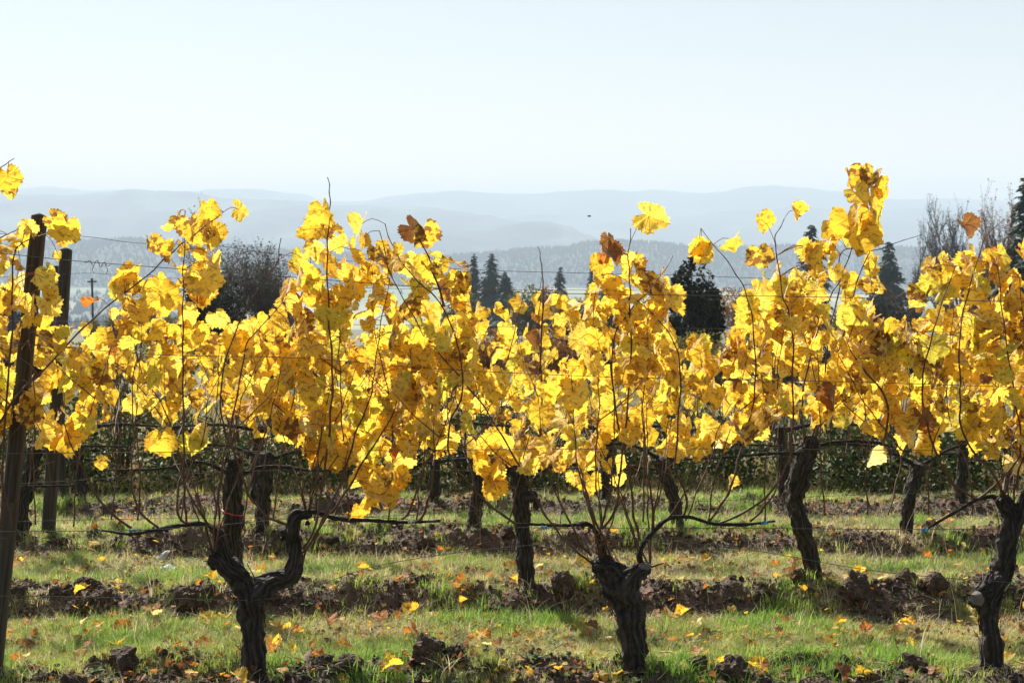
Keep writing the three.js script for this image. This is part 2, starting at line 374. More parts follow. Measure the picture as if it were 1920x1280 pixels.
// ---------------------------------------------------------------- vines
const poly = (crest) => (px) => crestY(crest, px);
const ROWS = [
  { Z: ROWZ[0],
    top: poly([[-200, 400], [0, 392], [40, 395], [70, 410], [95, 415], [130, 405], [152, 430], [158, 560], [172, 545], [182, 522], [210, 505], [250, 462], [290, 432], [320, 402], [365, 388], [398, 395], [404, 520], [410, 600], [440, 610], [480, 600], [515, 580], [530, 540], [545, 480], [560, 442], [598, 395], [650, 400], [700, 405], [740, 428], [780, 437], [820, 460], [850, 470], [880, 500], [900, 530], [915, 640], [960, 700], [1040, 700], [1080, 640], [1088, 530], [1110, 500], [1125, 450], [1150, 500], [1175, 470], [1200, 455], [1230, 450], [1262, 452], [1290, 425], [1322, 440], [1345, 640], [1390, 600], [1400, 500], [1430, 470], [1470, 470], [1510, 470], [1540, 440], [1565, 470], [1620, 480], [1650, 520], [1665, 620], [1700, 600], [1712, 500], [1740, 478], [1770, 460], [1800, 425], [1830, 440], [1870, 430], [1920, 445], [2150, 450]]),
    bot: poly([[-200, 830], [0, 830], [55, 790], [90, 850], [140, 850], [190, 800], [260, 790], [300, 850], [330, 825], [360, 850], [400, 830], [460, 800], [510, 838], [545, 850], [590, 885], [650, 870], [685, 950], [745, 950], [790, 880], [850, 862], [900, 900], [925, 930], [960, 880], [1020, 890], [1060, 912], [1100, 920], [1130, 895], [1180, 880], [1230, 870], [1300, 872], [1340, 850], [1400, 840], [1450, 820], [1490, 800], [1550, 810], [1600, 800], [1625, 820], [1660, 830], [1720, 842], [1800, 850], [1850, 862], [1900, 885], [2150, 880]]),
    gaps: [[1310, 560, 36, 82], [930, 760, 14, 30], [505, 800, 28, 24], [130, 740, 22, 35], [1500, 745, 20, 30], [1070, 655, 20, 30], [700, 800, 18, 18], [1590, 745, 22, 22], [240, 735, 20, 30]], size: 0.072, spread: 0.12, cell: 0.05, count: 1120 },
  { Z: ROWZ[1],
    top: poly([[-300, 600], [170, 600], [300, 580], [420, 590], [500, 585], [600, 540], [880, 570], [905, 552], [960, 560], [1000, 525], [1050, 550], [1100, 540], [1200, 545], [1250, 560], [1275, 650], [1345, 660], [1372, 540], [1430, 500], [1500, 470], [1545, 440], [1572, 405], [1590, 380], [1640, 370], [1660, 410], [1655, 470], [1640, 500], [1660, 600], [1700, 590], [1740, 520], [1800, 500], [2300, 500]]),
    bot: poly([[-300, 830], [300, 790], [420, 770], [520, 840], [800, 850], [1000, 880], [1250, 840], [1450, 800], [1600, 800], [2300, 840]]),
    gaps: [[520, 720, 40, 40], [130, 740, 40, 60], [250, 800, 60, 40]], size: 0.07, spread: 0.12, cell: 0.055, count: 800 },
  { Z: ROWZ[2],
    top: poly([[-300, 600], [100, 610], [400, 640], [460, 600], [600, 580], [900, 570], [1000, 560], [1100, 560], [1240, 580], [1280, 660], [1345, 660], [1400, 560], [1600, 560], [1660, 600], [1750, 560], [2300, 560]]),
    bot: poly([[-300, 790], [300, 760], [520, 790], [800, 800], [1250, 800], [1500, 800], [2300, 800]]),
    gaps: [[520, 720, 50, 45], [250, 770, 60, 50]], size: 0.078, spread: 0.12, cell: 0.062, count: 620 },
  { Z: ROWZ[3],
    top: poly([[-300, 620], [400, 650], [460, 610], [900, 590], [1240, 600], [1280, 670], [1345, 670], [1420, 600], [1660, 625], [1750, 600], [2300, 600]]),
    bot: poly([[-300, 750], [1000, 770], [2300, 770]]),
    gaps: [[520, 710, 60, 40], [250, 750, 60, 50]], size: 0.08, spread: 0.12, cell: 0.085, count: 250 },
];
function inMask(row, px, py, inset) {
  if (py < row.top(px) + inset || py > row.bot(px) - inset) return false;
  for (const [cx, cy, rx, ry] of row.gaps) if (((px - cx) / rx) ** 2 + ((py - cy) / ry) ** 2 < 1) return false;
  return true;
}
const vines = [];
// limbs: arrays of [px, py, half-width px]; cordons and canes: arrays of [px, py]
function vine(rowIndex, label, limbs, cordons, canes, opt = {}) {
  const row = ROWS[rowIndex], Z = row.Z, seed = 1000 + vines.length * 77, R = rng(seed), pxm = FPX / Z;
  const [bx, by] = limbs[0][0];
  const base = at(bx, by, Z); base.y = groundAt(base.x, Z);
  const root = thing('grapevine', label, 'grapevine', base, opt.group);
  const mb = new MB();
  limbs.forEach((limb, li) => {
    const pts = limb.map(([x, y], k) => { const p = at(x, y, Z + (opt.dz || 0) + (k === 0 && li === 0 ? 0 : 0.05 * N3(x * 0.02, y * 0.02, seed))); if (k === 0 && li === 0) p.y = base.y - 0.12; return p; });
    const w = limb.map((l) => l[2] * 0.92 / pxm);
    const rad = (t) => { const f = t * (w.length - 1), k = Math.min(w.length - 2, Math.floor(f)); return lerp(w[k], w[k + 1], smooth(0, 1, f - k)); };
    tube(mb, pts, rad, { seg: 24 + limb.length * 14, rad: 28, rough: (t, a, p) => {
      const ca = Math.cos(a), sa = Math.sin(a);
      return 0.88 + 0.36 * N3(ca * 1.3 + p.x * 9, sa * 1.3 + seed, p.y * 12) + 0.3 * Math.abs(N3(ca * 3.6 + p.x * 4, sa * 3.6 + seed, p.y * 4 + p.x * 4)) + 0.14 * N3(ca * 5 + p.x * 24, sa * 5, p.y * 30) + 0.1 * N3(ca * 9 + p.x * 50, sa * 9, p.y * 70) + 0.5 * Math.max(0, N3(ca * 1.0 + 9 + p.x * 6, sa * 1.0, p.y * 13 + seed));
    } });
  });
  if (rowIndex < 2) for (let k = 0; k < (rowIndex ? 22 : 44); k++) { // shaggy strips of loose bark
    const limb = limbs[R() < 0.7 ? 0 : Math.floor(R() * limbs.length)], i = Math.floor(R() * (limb.length - 1)), t = R(), a = R() * 6.28, L = 0.06 + 0.14 * R();
    const P = at(lerp(limb[i][0], limb[i + 1][0], t), lerp(limb[i][1], limb[i + 1][1], t), Z + (opt.dz || 0)), D = at(limb[i + 1][0], limb[i + 1][1], Z).sub(at(limb[i][0], limb[i][1], Z)).normalize();
    const r = lerp(limb[i][2], limb[i + 1][2], t) / pxm, n = V(D.y * Math.cos(a), -D.x * Math.cos(a), Math.sin(a)).normalize(), side = D.clone().cross(n).normalize(), w = 0.003 + 0.006 * R();
    let prev = null;
    for (let q = 0; q <= 5; q++) {
      const f = q / 5, lift = r * 0.98 + 0.006 + (0.008 + 0.03 * R()) * f * f * f, c = P.clone().addScaledVector(D, (R() < 2 ? 1 : 1) * (f - 0.5) * L).addScaledVector(n, lift), ww = w * (1 - 0.6 * f);
      const A = mb.v(c.x + side.x * ww, c.y + side.y * ww, c.z + side.z * ww, 0.1, f * L), B = mb.v(c.x - side.x * ww, c.y - side.y * ww, c.z - side.z * ww, 0.12, f * L);
      if (prev) mb.q(prev[0], prev[1], B, A);
      prev = [A, B];
    }
  }
  for (const limb of limbs) for (let k = 0; k < 3; k++) { // knobs and spurs left by old pruning cuts
    const e = limb[limb.length - 1], P = at(e[0] + (R() - 0.5) * e[2], e[1] + R() * 22, Z + (opt.dz || 0)), a = R() * 6.28, r = e[2] / pxm * (0.45 + 0.35 * R()), L = r * (0.9 + 0.9 * R());
    tube(mb, [P, P.clone().add(V(Math.cos(a) * L * 0.5, L * 0.3, Math.sin(a) * L * 0.4)), P.clone().add(V(Math.cos(a) * L, L * (0.2 + 0.5 * R()), Math.sin(a) * L * 0.7))], (t) => r * (1 - 0.35 * t), { seg: 8, rad: 12, rough: (t, b, p) => 1 + 0.35 * N3(Math.cos(b) * 2 + p.x * 30, Math.sin(b) * 2, p.y * 30) });
  }
  part('trunk', mb.geo(base), M.bark, root);
  const nodes = [];
  const path = (list, jitter) => list.map(([x, y], k) => at(x, y + (jitter === 0.06 ? 9 * N3(x * 0.03, seed, 1.5) : 0), Z + (opt.dz || 0) + (k ? jitter * N3(x * 0.013, y * 0.013, seed + k * 0.11) * 1.6 : 0)));
  for (const c of cordons) {
    const m = new MB(), pts = path(c, 0.06), w = (opt.cordon ?? (rowIndex ? 2.8 : 4)) / pxm;
    tube(m, pts, (t) => w * (1.35 - 0.8 * t), { seg: c.length * 12, rad: 10, rough: (t, a, p) => 1 + 0.35 * N3(Math.cos(a) + p.x * 26, Math.sin(a), p.y * 26) + 1.1 * Math.max(0, N3(p.x * 19, seed, 2.2)) + 0.2 * N3(Math.cos(a) * 3, Math.sin(a) * 3, p.x * 60) });
    part('cordon', m.geo(base), M.bark, root);
  }
  const addCane = (pts, r0) => {
    const m = new MB(), len = pts.reduce((s, p, k) => k ? s + p.distanceTo(pts[k - 1]) : 0, 0), knots = Math.max(3, Math.round(len / 0.085));
    const pp = [];
    const curve = new THREE.CatmullRomCurve3(pts, false, 'centripetal');
    for (let k = 0; k <= knots; k++) { const p = curve.getPoint(k / knots); if (k) { p.x += (k % 2 ? 1 : -1) * 0.0025 + (R() - 0.5) * 0.004; p.z += (R() - 0.5) * 0.008; } pp.push(p); if (k > 0) nodes.push(p); }
    tube(m, pp, (t) => { const f = t * knots, kn = Math.exp(-Math.pow((f - Math.round(f)) * 5, 2)); return r0 * (1 - 0.7 * t) * (1 + 0.28 * kn); }, { seg: knots * 3, rad: 6 });
    part('cane', m.geo(base), M.cane, root);
    return pp;
  };
  for (const c of canes) addCane(path(c, 0.1).map((p, k) => p.add(V(0, 0, rowIndex || k === 0 ? 0 : 0.09))), (c.r ?? 0.0056) * (opt.thick ?? 1));
  if (rowIndex === 0) for (const limb of limbs.slice(0, opt.heads ?? 2)) for (let k = 0; k < 5; k++) { // slender shoots fanning from the heads
    const e = limb[limb.length - 1], lean = (R() - 0.5) * 260, ty = 640 + 200 * R(), pts = [];
    for (let q = 0; q <= 4; q++) pts.push([e[0] + lean * Math.pow(q / 4, 1.15) + (R() - 0.5) * 10, lerp(e[1] + 6, ty, q / 4)]);
    addCane(path(pts, 0.25), 0.004);
  }
  // shoots that the photograph shows only between the leaves
  const extra = Math.round((opt.extra ?? 6) * 1.4), [x0, x1] = opt.range;
  for (let k = 0; k < extra; k++) {
    const sx = lerp(x0, x1, (k + 0.5 + 0.5 * (R() - 0.5)) / extra), sy = opt.wireY + 4 * (R() - 0.5), lean = (R() - 0.5) * 210;
    let ty = row.top(sx + lean) + 20; ty = lerp(ty, sy, 0.1 + 0.3 * R());
    if (ty > sy - 60) continue;
    const pts = [];
    for (let q = 0; q <= 4; q++) pts.push([sx + lean * Math.pow(q / 4, 1.4) + (R() - 0.5) * 18, lerp(sy, ty, q / 4)]);
    const pp = addCane(path(pts, 0.2), 0.0037);
    if (R() < 0.75) { // a side shoot
      const s = pp[Math.floor(pp.length * (0.35 + 0.3 * R()))], dir = R() < 0.5 ? -1 : 1, L = 0.18 + 0.2 * R();
      addCane([s.clone(), V(s.x + dir * L * 0.4, s.y + L * 0.35, s.z + (R() - 0.5) * 0.15), V(s.x + dir * L * 0.75, s.y + L * 0.8, s.z + (R() - 0.5) * 0.25)], 0.003);
    }
  }
  const v = { root, base, nodes, rowIndex, seed, leaves: [], stalks: new MB(), range: opt.range, wisps: new MB() };
  // small bare side twigs and tendrils
  for (const p of nodes) if (R() < (rowIndex ? 0.1 : 0.2) && p.y - base.y < 1.45) {
    const L = 0.04 + 0.09 * R(), a = R() * 6.28, q = V(p.x + Math.cos(a) * L, p.y + L * (0.2 + 0.6 * R()), p.z + Math.sin(a) * L);
    tube(v.wisps, [p, p.clone().lerp(q, 0.5).add(V(0, 0.012, 0)), q], (t) => 0.0019 * (1 - 0.6 * t), { seg: 4, rad: 4 });
  }
  vines.push(v);
  return v;
}
// --- nearest row
vine(0, 'grapevine at the left edge, its long bare cane reaching right past the leaning post', [[[-215, 1250, 24], [-205, 1150, 22], [-200, 1060, 20], [-190, 1000, 18]]],
  [[[-190, 1010], [-100, 990], [0, 985]], [[-200, 1010], [-300, 990], [-420, 992]]],
  [[[-60, 985], [-30, 860], [10, 790], [49, 730], [94, 689], [161, 617], [225, 561], [292, 509], [337, 467], [379, 434], [427, 398]], [[-80, 985], [-60, 700], [-40, 520], [-15, 380], [5, 325], [37, 299]], [[-20, 985], [-10, 800], [0, 640], [10, 520], [-5, 450]], [[-120, 985], [-70, 700], [-30, 470], [20, 442], [45, 430]], [[0, 985], [20, 800], [35, 600], [40, 470], [56, 454], [110, 434]]],
  { range: [-260, 150], wireY: 985, extra: 6 });
vine(0, 'forked grapevine left of centre, two gnarled heads with a bent right arm', [[[478, 1290, 25], [474, 1215, 23], [470, 1150, 25], [466, 1112, 29], [452, 1088, 22], [430, 1066, 20], [412, 1050, 16], [396, 1042, 13]], [[470, 1130, 24], [486, 1108, 25], [506, 1092, 21], [530, 1084, 20], [548, 1076, 19], [554, 1052, 16], [552, 1020, 14], [548, 990, 15], [556, 968, 14], [574, 964, 10]], [[548, 1010, 12], [532, 992, 10]], [[430, 1066, 14], [420, 1040, 12], [414, 1010, 10], [408, 995, 8]]],
  [[[410, 1010], [400, 994], [385, 985], [349, 982], [295, 990], [245, 997], [190, 994]], [[560, 968], [587, 960], [628, 967], [696, 974], [755, 977], [825, 976]]],
  [[[245, 990], [211, 949], [181, 904], [174, 886], [154, 850], [136, 804], [120, 760]], [[295, 988], [272, 954], [256, 908], [256, 868], [261, 813], [256, 740], [266, 660]], [[354, 981], [344, 963], [342, 904], [349, 881], [340, 830], [300, 760], [240, 690]], [[394, 990], [372, 936], [349, 886], [347, 854], [335, 813], [313, 754], [276, 700], [262, 640]], [[410, 990], [417, 927], [426, 854], [444, 777], [458, 700], [470, 640], [505, 600], [540, 560]], [[585, 1026], [612, 960], [635, 918], [655, 840]], [[562, 1031], [592, 990], [610, 899], [623, 790], [628, 700], [622, 600], [617, 485], [621, 423], [623, 368], [620, 334]], [[569, 1035], [605, 981], [646, 890], [669, 813], [696, 745], [705, 700], [715, 620], [735, 520]], [[551, 988], [503, 958], [471, 918], [453, 859], [431, 813], [420, 740], [440, 640], [478, 560], [525, 490], [532, 446]], [[755, 972], [773, 945], [787, 899], [796, 872], [800, 800]], [[787, 976], [807, 926], [816, 859], [815, 780]], [[349, 981], [352, 900], [352, 780], [350, 640], [352, 520], [354, 395]], [[620, 962], [650, 920], [690, 850], [735, 780], [760, 700]]],
  { range: [180, 820], wireY: 975, extra: 7 });
vine(0, 'stout grapevine in the centre, thick trunk with a pale cut on its right head', [[[1192, 1245, 27], [1184, 1190, 26], [1176, 1130, 28], [1164, 1100, 36], [1146, 1075, 27], [1132, 1058, 22], [1126, 1045, 17]], [[1166, 1112, 31], [1180, 1088, 28], [1196, 1072, 19], [1216, 1066, 12]], [[1140, 1075, 16], [1128, 1062, 15], [1118, 1052, 10]]],
  [[[1134, 1058], [1128, 1020], [1120, 998], [1104, 985], [1063, 983], [1020, 988], [965, 984]], [[1200, 1066], [1200, 1035], [1212, 1012], [1227, 995], [1254, 976], [1291, 972], [1336, 981], [1404, 981], [1454, 976]]],
  [[[1115, 1062], [1081, 1026], [1049, 995], [1013, 945], [986, 890], [945, 818], [904, 753], [852, 691], [801, 629], [770, 578], [735, 510], [715, 433]], [[968, 983], [913, 936], [877, 895], [850, 863], [842, 800], [870, 720], [832, 574], [783, 523], [746, 475], [724, 420]], [[832, 574], [818, 520], [800, 470], [778, 425]], [[1108, 1040], [1086, 1013], [1072, 981], [1040, 917], [1020, 850], [1010, 760]], [[1144, 1044], [1135, 1013], [1108, 954], [1086, 890], [1075, 800], [1070, 700]], [[1126, 990], [1140, 927], [1144, 895], [1150, 780], [1140, 640]], [[1131, 990], [1154, 940], [1158, 895], [1170, 800], [1180, 640], [1177, 573], [1179, 539], [1175, 484], [1181, 428]], [[1199, 1013], [1185, 954], [1178, 881], [1169, 845], [1149, 740], [1149, 629], [1181, 578], [1224, 531], [1260, 479]], [[1224, 990], [1219, 927], [1210, 881], [1208, 831], [1200, 740]], [[1254, 972], [1282, 917], [1313, 877]], [[1282, 967], [1284, 927], [1263, 872], [1269, 770], [1271, 684], [1262, 642], [1232, 599], [1190, 560]], [[1331, 976], [1350, 936], [1370, 895], [1381, 850], [1405, 760], [1410, 706], [1405, 599], [1390, 539], [1360, 492], [1309, 428]], [[1350, 981], [1404, 945], [1445, 908], [1467, 868], [1476, 836], [1480, 700], [1476, 595], [1463, 556], [1450, 479], [1448, 441], [1465, 411]], [[1408, 976], [1431, 940], [1454, 895], [1440, 800]]],
  { range: [850, 1470], wireY: 978, extra: 6 });
vine(0, 'curving grapevine at the right edge with a round sawn stub on its trunk', [[[1862, 1245, 23], [1858, 1190, 21], [1852, 1140, 22], [1862, 1108, 21], [1878, 1070, 20], [1888, 1030, 19], [1895, 990, 20], [1890, 955, 17], [1880, 932, 12]], [[1870, 1098, 20], [1852, 1110, 21], [1832, 1116, 17]], [[1894, 1005, 17], [1912, 970, 15], [1925, 940, 13], [1935, 900, 10]]],
  [[[1884, 936], [1860, 930], [1834, 936], [1798, 958], [1735, 991]], [[1925, 945], [1990, 975], [2100, 985], [2250, 988]]],
  [[[1830, 936], [1780, 904], [1730, 868], [1680, 836], [1640, 786], [1608, 745], [1566, 663]], [[1880, 931], [1852, 881], [1821, 850], [1794, 804], [1789, 745], [1790, 710], [1788, 625], [1800, 565], [1818, 496], [1839, 441], [1873, 411]], [[1834, 936], [1880, 877], [1902, 840], [1890, 740], [1870, 600], [1860, 500]], [[1898, 954], [1893, 904], [1907, 850], [1925, 800], [1910, 640], [1900, 520]], [[1655, 840], [1655, 749], [1600, 676], [1580, 640]], [[1800, 930], [1740, 830], [1720, 720], [1745, 600], [1780, 500]], [[1925, 930], [1950, 800], [1930, 650], [1925, 480]]],
  { range: [1500, 2080], wireY: 965, extra: 6, heads: 1 });
// --- second row
const R2 = 'second row';
vine(1, 'grapevine behind the left posts, its trunk outside the picture', [[[-110, 1105, 17], [-112, 1000, 15], [-105, 905, 16]]], [[[-105, 910], [-20, 912], [140, 915]], [[-105, 910], [-250, 914], [-330, 914]]], [], { range: [-330, 150], wireY: 912, extra: 9 });
vine(1, 'tall straight grapevine trunk tied with red string behind the forked vine', [[[440, 1100, 20], [437, 1040, 19], [436, 980, 18], [436, 920, 18], [438, 880, 16], [440, 858, 13]]], [[[438, 890], [380, 868], [300, 876], [190, 880]], [[440, 890], [500, 870], [600, 878], [700, 880]]], [[[440, 862], [430, 800], [410, 720], [420, 640]], [[470, 880], [500, 800], [530, 700], [545, 600]]], { range: [180, 690], wireY: 878, extra: 10 });
vine(1, 'upright grapevine trunk with a knobbly head beside the central stout vine', [[[990, 1098, 20], [986, 1060, 16], [980, 1000, 15], [978, 950, 16], [972, 910, 17], [968, 882, 16]], [[976, 935, 13], [990, 930, 14], [1004, 930, 12]]], [[[972, 890], [900, 868], [800, 872], [720, 876]], [[970, 890], [1040, 872], [1120, 872], [1240, 876]]], [[[968, 880], [950, 850], [940, 760], [960, 640], [985, 540]], [[1015, 520], [1010, 620], [1016, 720], [1010, 860]].map((a) => a).reverse(), [[1012, 700], [1018, 560], [1016, 500], [1010, 462]]], { range: [730, 1240], wireY: 872, extra: 11 });
vine(1, 'leaning grapevine right of centre, peeling bark and shoots rising highest of all', [[[1532, 1080, 18], [1518, 1030, 17], [1500, 975, 18], [1490, 935, 19], [1500, 890, 20], [1514, 850, 18], [1522, 822, 14]], [[1492, 940, 14], [1486, 915, 13], [1500, 880, 12]]], [[[1518, 840], [1560, 826], [1640, 830], [1700, 842], [1790, 850]], [[1512, 850], [1460, 850], [1380, 855], [1270, 860]]], [[[1512, 830], [1504, 770], [1521, 663], [1553, 565], [1574, 526], [1604, 445], [1621, 385], [1625, 338]], [[1524, 820], [1545, 720], [1556, 620], [1575, 540], [1580, 470], [1640, 469], [1680, 455], [1732, 439]], [[1530, 820], [1560, 700], [1590, 600], [1610, 520], [1640, 450], [1652, 390]]], { range: [1260, 1780], wireY: 850, extra: 11 });
vine(1, 'grapevine behind the right edge vine, its trunk outside the picture', [[[2065, 1095, 17], [2062, 1000, 15], [2060, 890, 15]]], [[[2060, 890], [1980, 870], [1830, 868]], [[2060, 890], [2160, 872], [2280, 870]]], [], { range: [1800, 2280], wireY: 868, extra: 8 });
// --- third row
vine(2, 'thick dark grapevine trunk between the leaning post and the shorter post', [[[34, 995, 17], [42, 940, 15], [54, 890, 15], [66, 840, 15]]], [[[64, 850], [120, 836], [240, 838]], [[64, 850], [0, 838], [-130, 838]]], [], { range: [-140, 240], wireY: 836, extra: 8 });
vine(2, 'third row grapevine just right of the red tied trunk', [[[488, 992, 14], [492, 950, 13], [496, 900, 14], [500, 850, 15]]], [[[500, 858], [420, 838], [290, 840]], [[500, 858], [570, 838], [690, 838]]], [], { range: [290, 690], wireY: 838, extra: 8 });
vine(2, 'third row grapevine under the hanging leaves left of the central gap', [[[884, 988, 16], [892, 950, 13], [896, 910, 12], [894, 850, 14]]], [[[894, 856], [820, 836], [700, 838]], [[894, 856], [960, 836], [1070, 838]]], [], { range: [700, 1070], wireY: 836, extra: 9 });
vine(2, 'third row grapevine leaning left above the central right arm', [[[1278, 968, 14], [1262, 930, 12], [1246, 890, 12], [1238, 860, 14]]], [[[1240, 862], [1180, 836], [1080, 838]], [[1240, 862], [1320, 836], [1470, 838]]], [], { range: [1080, 1470], wireY: 836, extra: 9 });
vine(2, 'third row grapevine leaning right behind the blue wire clip', [[[1700, 988, 14], [1704, 950, 12], [1712, 910, 12], [1724, 870, 14]]], [[[1724, 870], [1640, 838], [1480, 838]], [[1724, 870], [1800, 838], [1890, 838]]], [], { range: [1480, 1900], wireY: 836, extra: 9 });
vine(2, 'third row grapevine behind the right edge vine', [[[2090, 988, 14], [2092, 900, 12], [2090, 850, 14]]], [[[2090, 850], [2000, 838], [1900, 838]]], [], { range: [1900, 2200], wireY: 836, extra: 5 });
// --- fourth row, mostly hidden
const fourth = ['behind the left posts', 'behind the red tied trunk', 'behind the left hanging leaves', 'behind the central upright trunk', 'behind the highest shoots', 'behind the curving right vine'];
[150, 480, 810, 1140, 1470, 1800].forEach((x, k) => vine(3, 'slender fourth row grapevine ' + fourth[k], [[[x, 930, 11], [x + 5 * (k % 3 - 1), 870, 10], [x + 8 * (k % 2 ? 1 : -1), 800, 11]]], [[[x, 806], [x - 70, 796], [x - 160, 798]], [[x, 806], [x + 70, 796], [x + 160, 798]]], [], { range: [x - 165, x + 165], wireY: 796, extra: 6 }));

// leaves: placed through each row's canopy, each hung from the nearest shoot
function addLeaf(v, P, size, tone, node, R, o = {}) {
  v.leaves.push({ P, size, tone, node, variant: Math.floor(R() * 14), mat: R() < 0.5 ? 0 : 1, tilt: o.tilt ?? (R() + R() - 1) * 0.9, yaw: o.yaw ?? (R() - 0.5) * 3.0 + (R() < 0.4 ? Math.PI : 0), lift: o.lift ?? (R() < 0.25 ? -0.5 - 0.9 * R() : (R() - 0.6) * 1.1), stretch: 0.85 + 0.25 * R() });
}
function nearest(rowIndex, P, reach = 9) {
  let best = null, bd = reach;
  for (const v of vines) if (v.rowIndex === rowIndex) for (const n of v.nodes) { const d = n.distanceTo(P); if (d < bd) { bd = d; best = [v, n]; } }
  return best;
}
ROWS.forEach((row, ri) => {
  const R = rng(500 + ri * 31), pxm = FPX / row.Z, taken = [];
  let placed = 0;
  for (let tries = 0; tries < row.count * 14 && placed < row.count; tries++) {
    const px = lerp(-110, 2030, R()), py = lerp(380, 960, R()), inset = row.size * pxm * 0.55;
    if (!inMask(row, px, py, inset)) continue;
    const dens = 0.75 + 1.7 * N3(px * 0.011, py * 0.011, 3.1 + ri) + 0.9 * N3(px * 0.028, py * 0.028, 8 + ri);
    if (R() > dens) continue;
    if (ri === 0 && R() < 0.75 && Math.abs(px - lerp(73, -22, (py - 405) / 845)) < 26) continue;
    if (ri === 0 && px > 94 && px < 162 && py > 432 && py < 610 && R() < 0.95) continue;
    const P = at(px, py, row.Z + 0.03 + (R() + R() + R() - 1.5) * row.spread * 1.25);
    let ok = true;
    for (let k = taken.length - 1; k >= 0; k--) { const q = taken[k]; if (Math.abs(q.x - P.x) < row.cell && Math.abs(q.y - P.y) < row.cell && q.distanceTo(P) < row.cell) { ok = false; break; } }
    if (!ok) continue;
    const hit = nearest(ri, P, 0.3);
    if (!hit) continue;
    if (hit[1].distanceTo(P) > 0.16) { P.lerp(hit[1], 1 - 0.16 / hit[1].distanceTo(P)); }
    taken.push(P); placed++;
    const dull = Math.max(Math.exp(-(((px - 820) / 110) ** 2 + ((py - 640) / 150) ** 2)), Math.exp(-(((px - 1640) / 90) ** 2 + ((py - 640) / 60) ** 2)), Math.exp(-(((px - 1840) / 90) ** 2 + ((py - 740) / 110) ** 2)), Math.exp(-(((px - 60) / 90) ** 2 + ((py - 660) / 90) ** 2)));
    const tone = ri === 0 && R() < 0.6 * dull ? ['green', 'green', 'spotted', 'yellow'][Math.floor(R() * 4)] : pickTone(R);
    addLeaf(hit[0], P, row.size * (0.36 + 0.95 * Math.pow(R(), 0.6)), tone, hit[1], R);
  }
  console.log('row', ri, 'leaves', placed);
});
// leaves that stand out alone against the sky, the valley or the ground: [row, px, py, size px, tone, tilt]
for (const [ri, px, py, s, tone, tilt] of [[0, 33, 345, 36, 'yellow', 0.3], [0, 34, 362, 22, 'bright', 0], [0, 133, 440, 40, 'yellow', -0.2], [0, 108, 422, 30, 'spotted', 0.9], [0, 452, 402, 27, 'bright', 1.3], [0, 392, 400, 34, 'yellow', 0.2], [0, 394, 430, 22, 'gold', 0.1], [0, 390, 535, 42, 'bright', 0.3], [0, 310, 565, 50, 'yellow', 0], [0, 612, 408, 36, 'yellow', 0.2], [0, 1212, 420, 42, 'bright', 1.2], [0, 1309, 470, 30, 'yellow', -0.3], [0, 1368, 459, 30, 'green', -0.8], [0, 1420, 422, 30, 'yellow', 0.4], [0, 1477, 404, 26, 'yellow', 0.6], [0, 1138, 455, 22, 'brown', 0], [0, 1140, 482, 30, 'brown', 0.4], [0, 1420, 485, 36, 'spotted', 0.2],
  [1, 1596, 338, 34, 'spotted', 0.4], [1, 1635, 340, 30, 'spotted', -0.4], [1, 1655, 362, 28, 'gold', -1.0], [1, 1640, 384, 32, 'yellow', -1.2], [1, 1606, 376, 32, 'bright', 0.7], [1, 1585, 425, 42, 'yellow', 0.2], [1, 1562, 440, 34, 'gold', 0.2], [1, 1625, 415, 34, 'gold', -0.4], [1, 1610, 455, 42, 'yellow', -0.2],
  [0, 1795, 432, 30, 'brown', 0.6], [0, 112, 832, 44, 'yellow', -0.9], [0, 183, 874, 20, 'yellow', 1.2], [0, 703, 935, 40, 'bright', 0], [0, 742, 905, 34, 'yellow', 0.2], [0, 672, 965, 30, 'gold', 0.3], [0, 1630, 860, 34, 'cream', 0], [0, 1366, 905, 20, 'bright', 0.1], [0, 305, 835, 40, 'yellow', 0.1], [0, 600, 845, 40, 'yellow', 0.3], [0, 655, 850, 40, 'bright', -0.2], [0, 925, 920, 36, 'gold', 0], [0, 1100, 880, 36, 'bright', 0.2], [0, 1905, 875, 30, 'cream', 0.4], [1, 1160, 905, 24, 'bright', 0.3], [0, 800, 450, 40, 'spotted', 0.4], [0, 775, 440, 34, 'brown', 0.9]]) {
  const R = rng(px * 7 + py), Z = ROWS[ri].Z, P = at(px, py - s * 0.35, Z), hit = nearest(ri, P);
  P.z = hit[1].z + (R() - 0.5) * 0.06;
  addLeaf(hit[0], P, s / (FPX / Z) * 1.02, tone, hit[1], R, { tilt, yaw: (R() < 0.5 ? -1 : 1) * (0.2 + 0.75 * R()), lift: (R() - 0.5) * 0.9 });
}
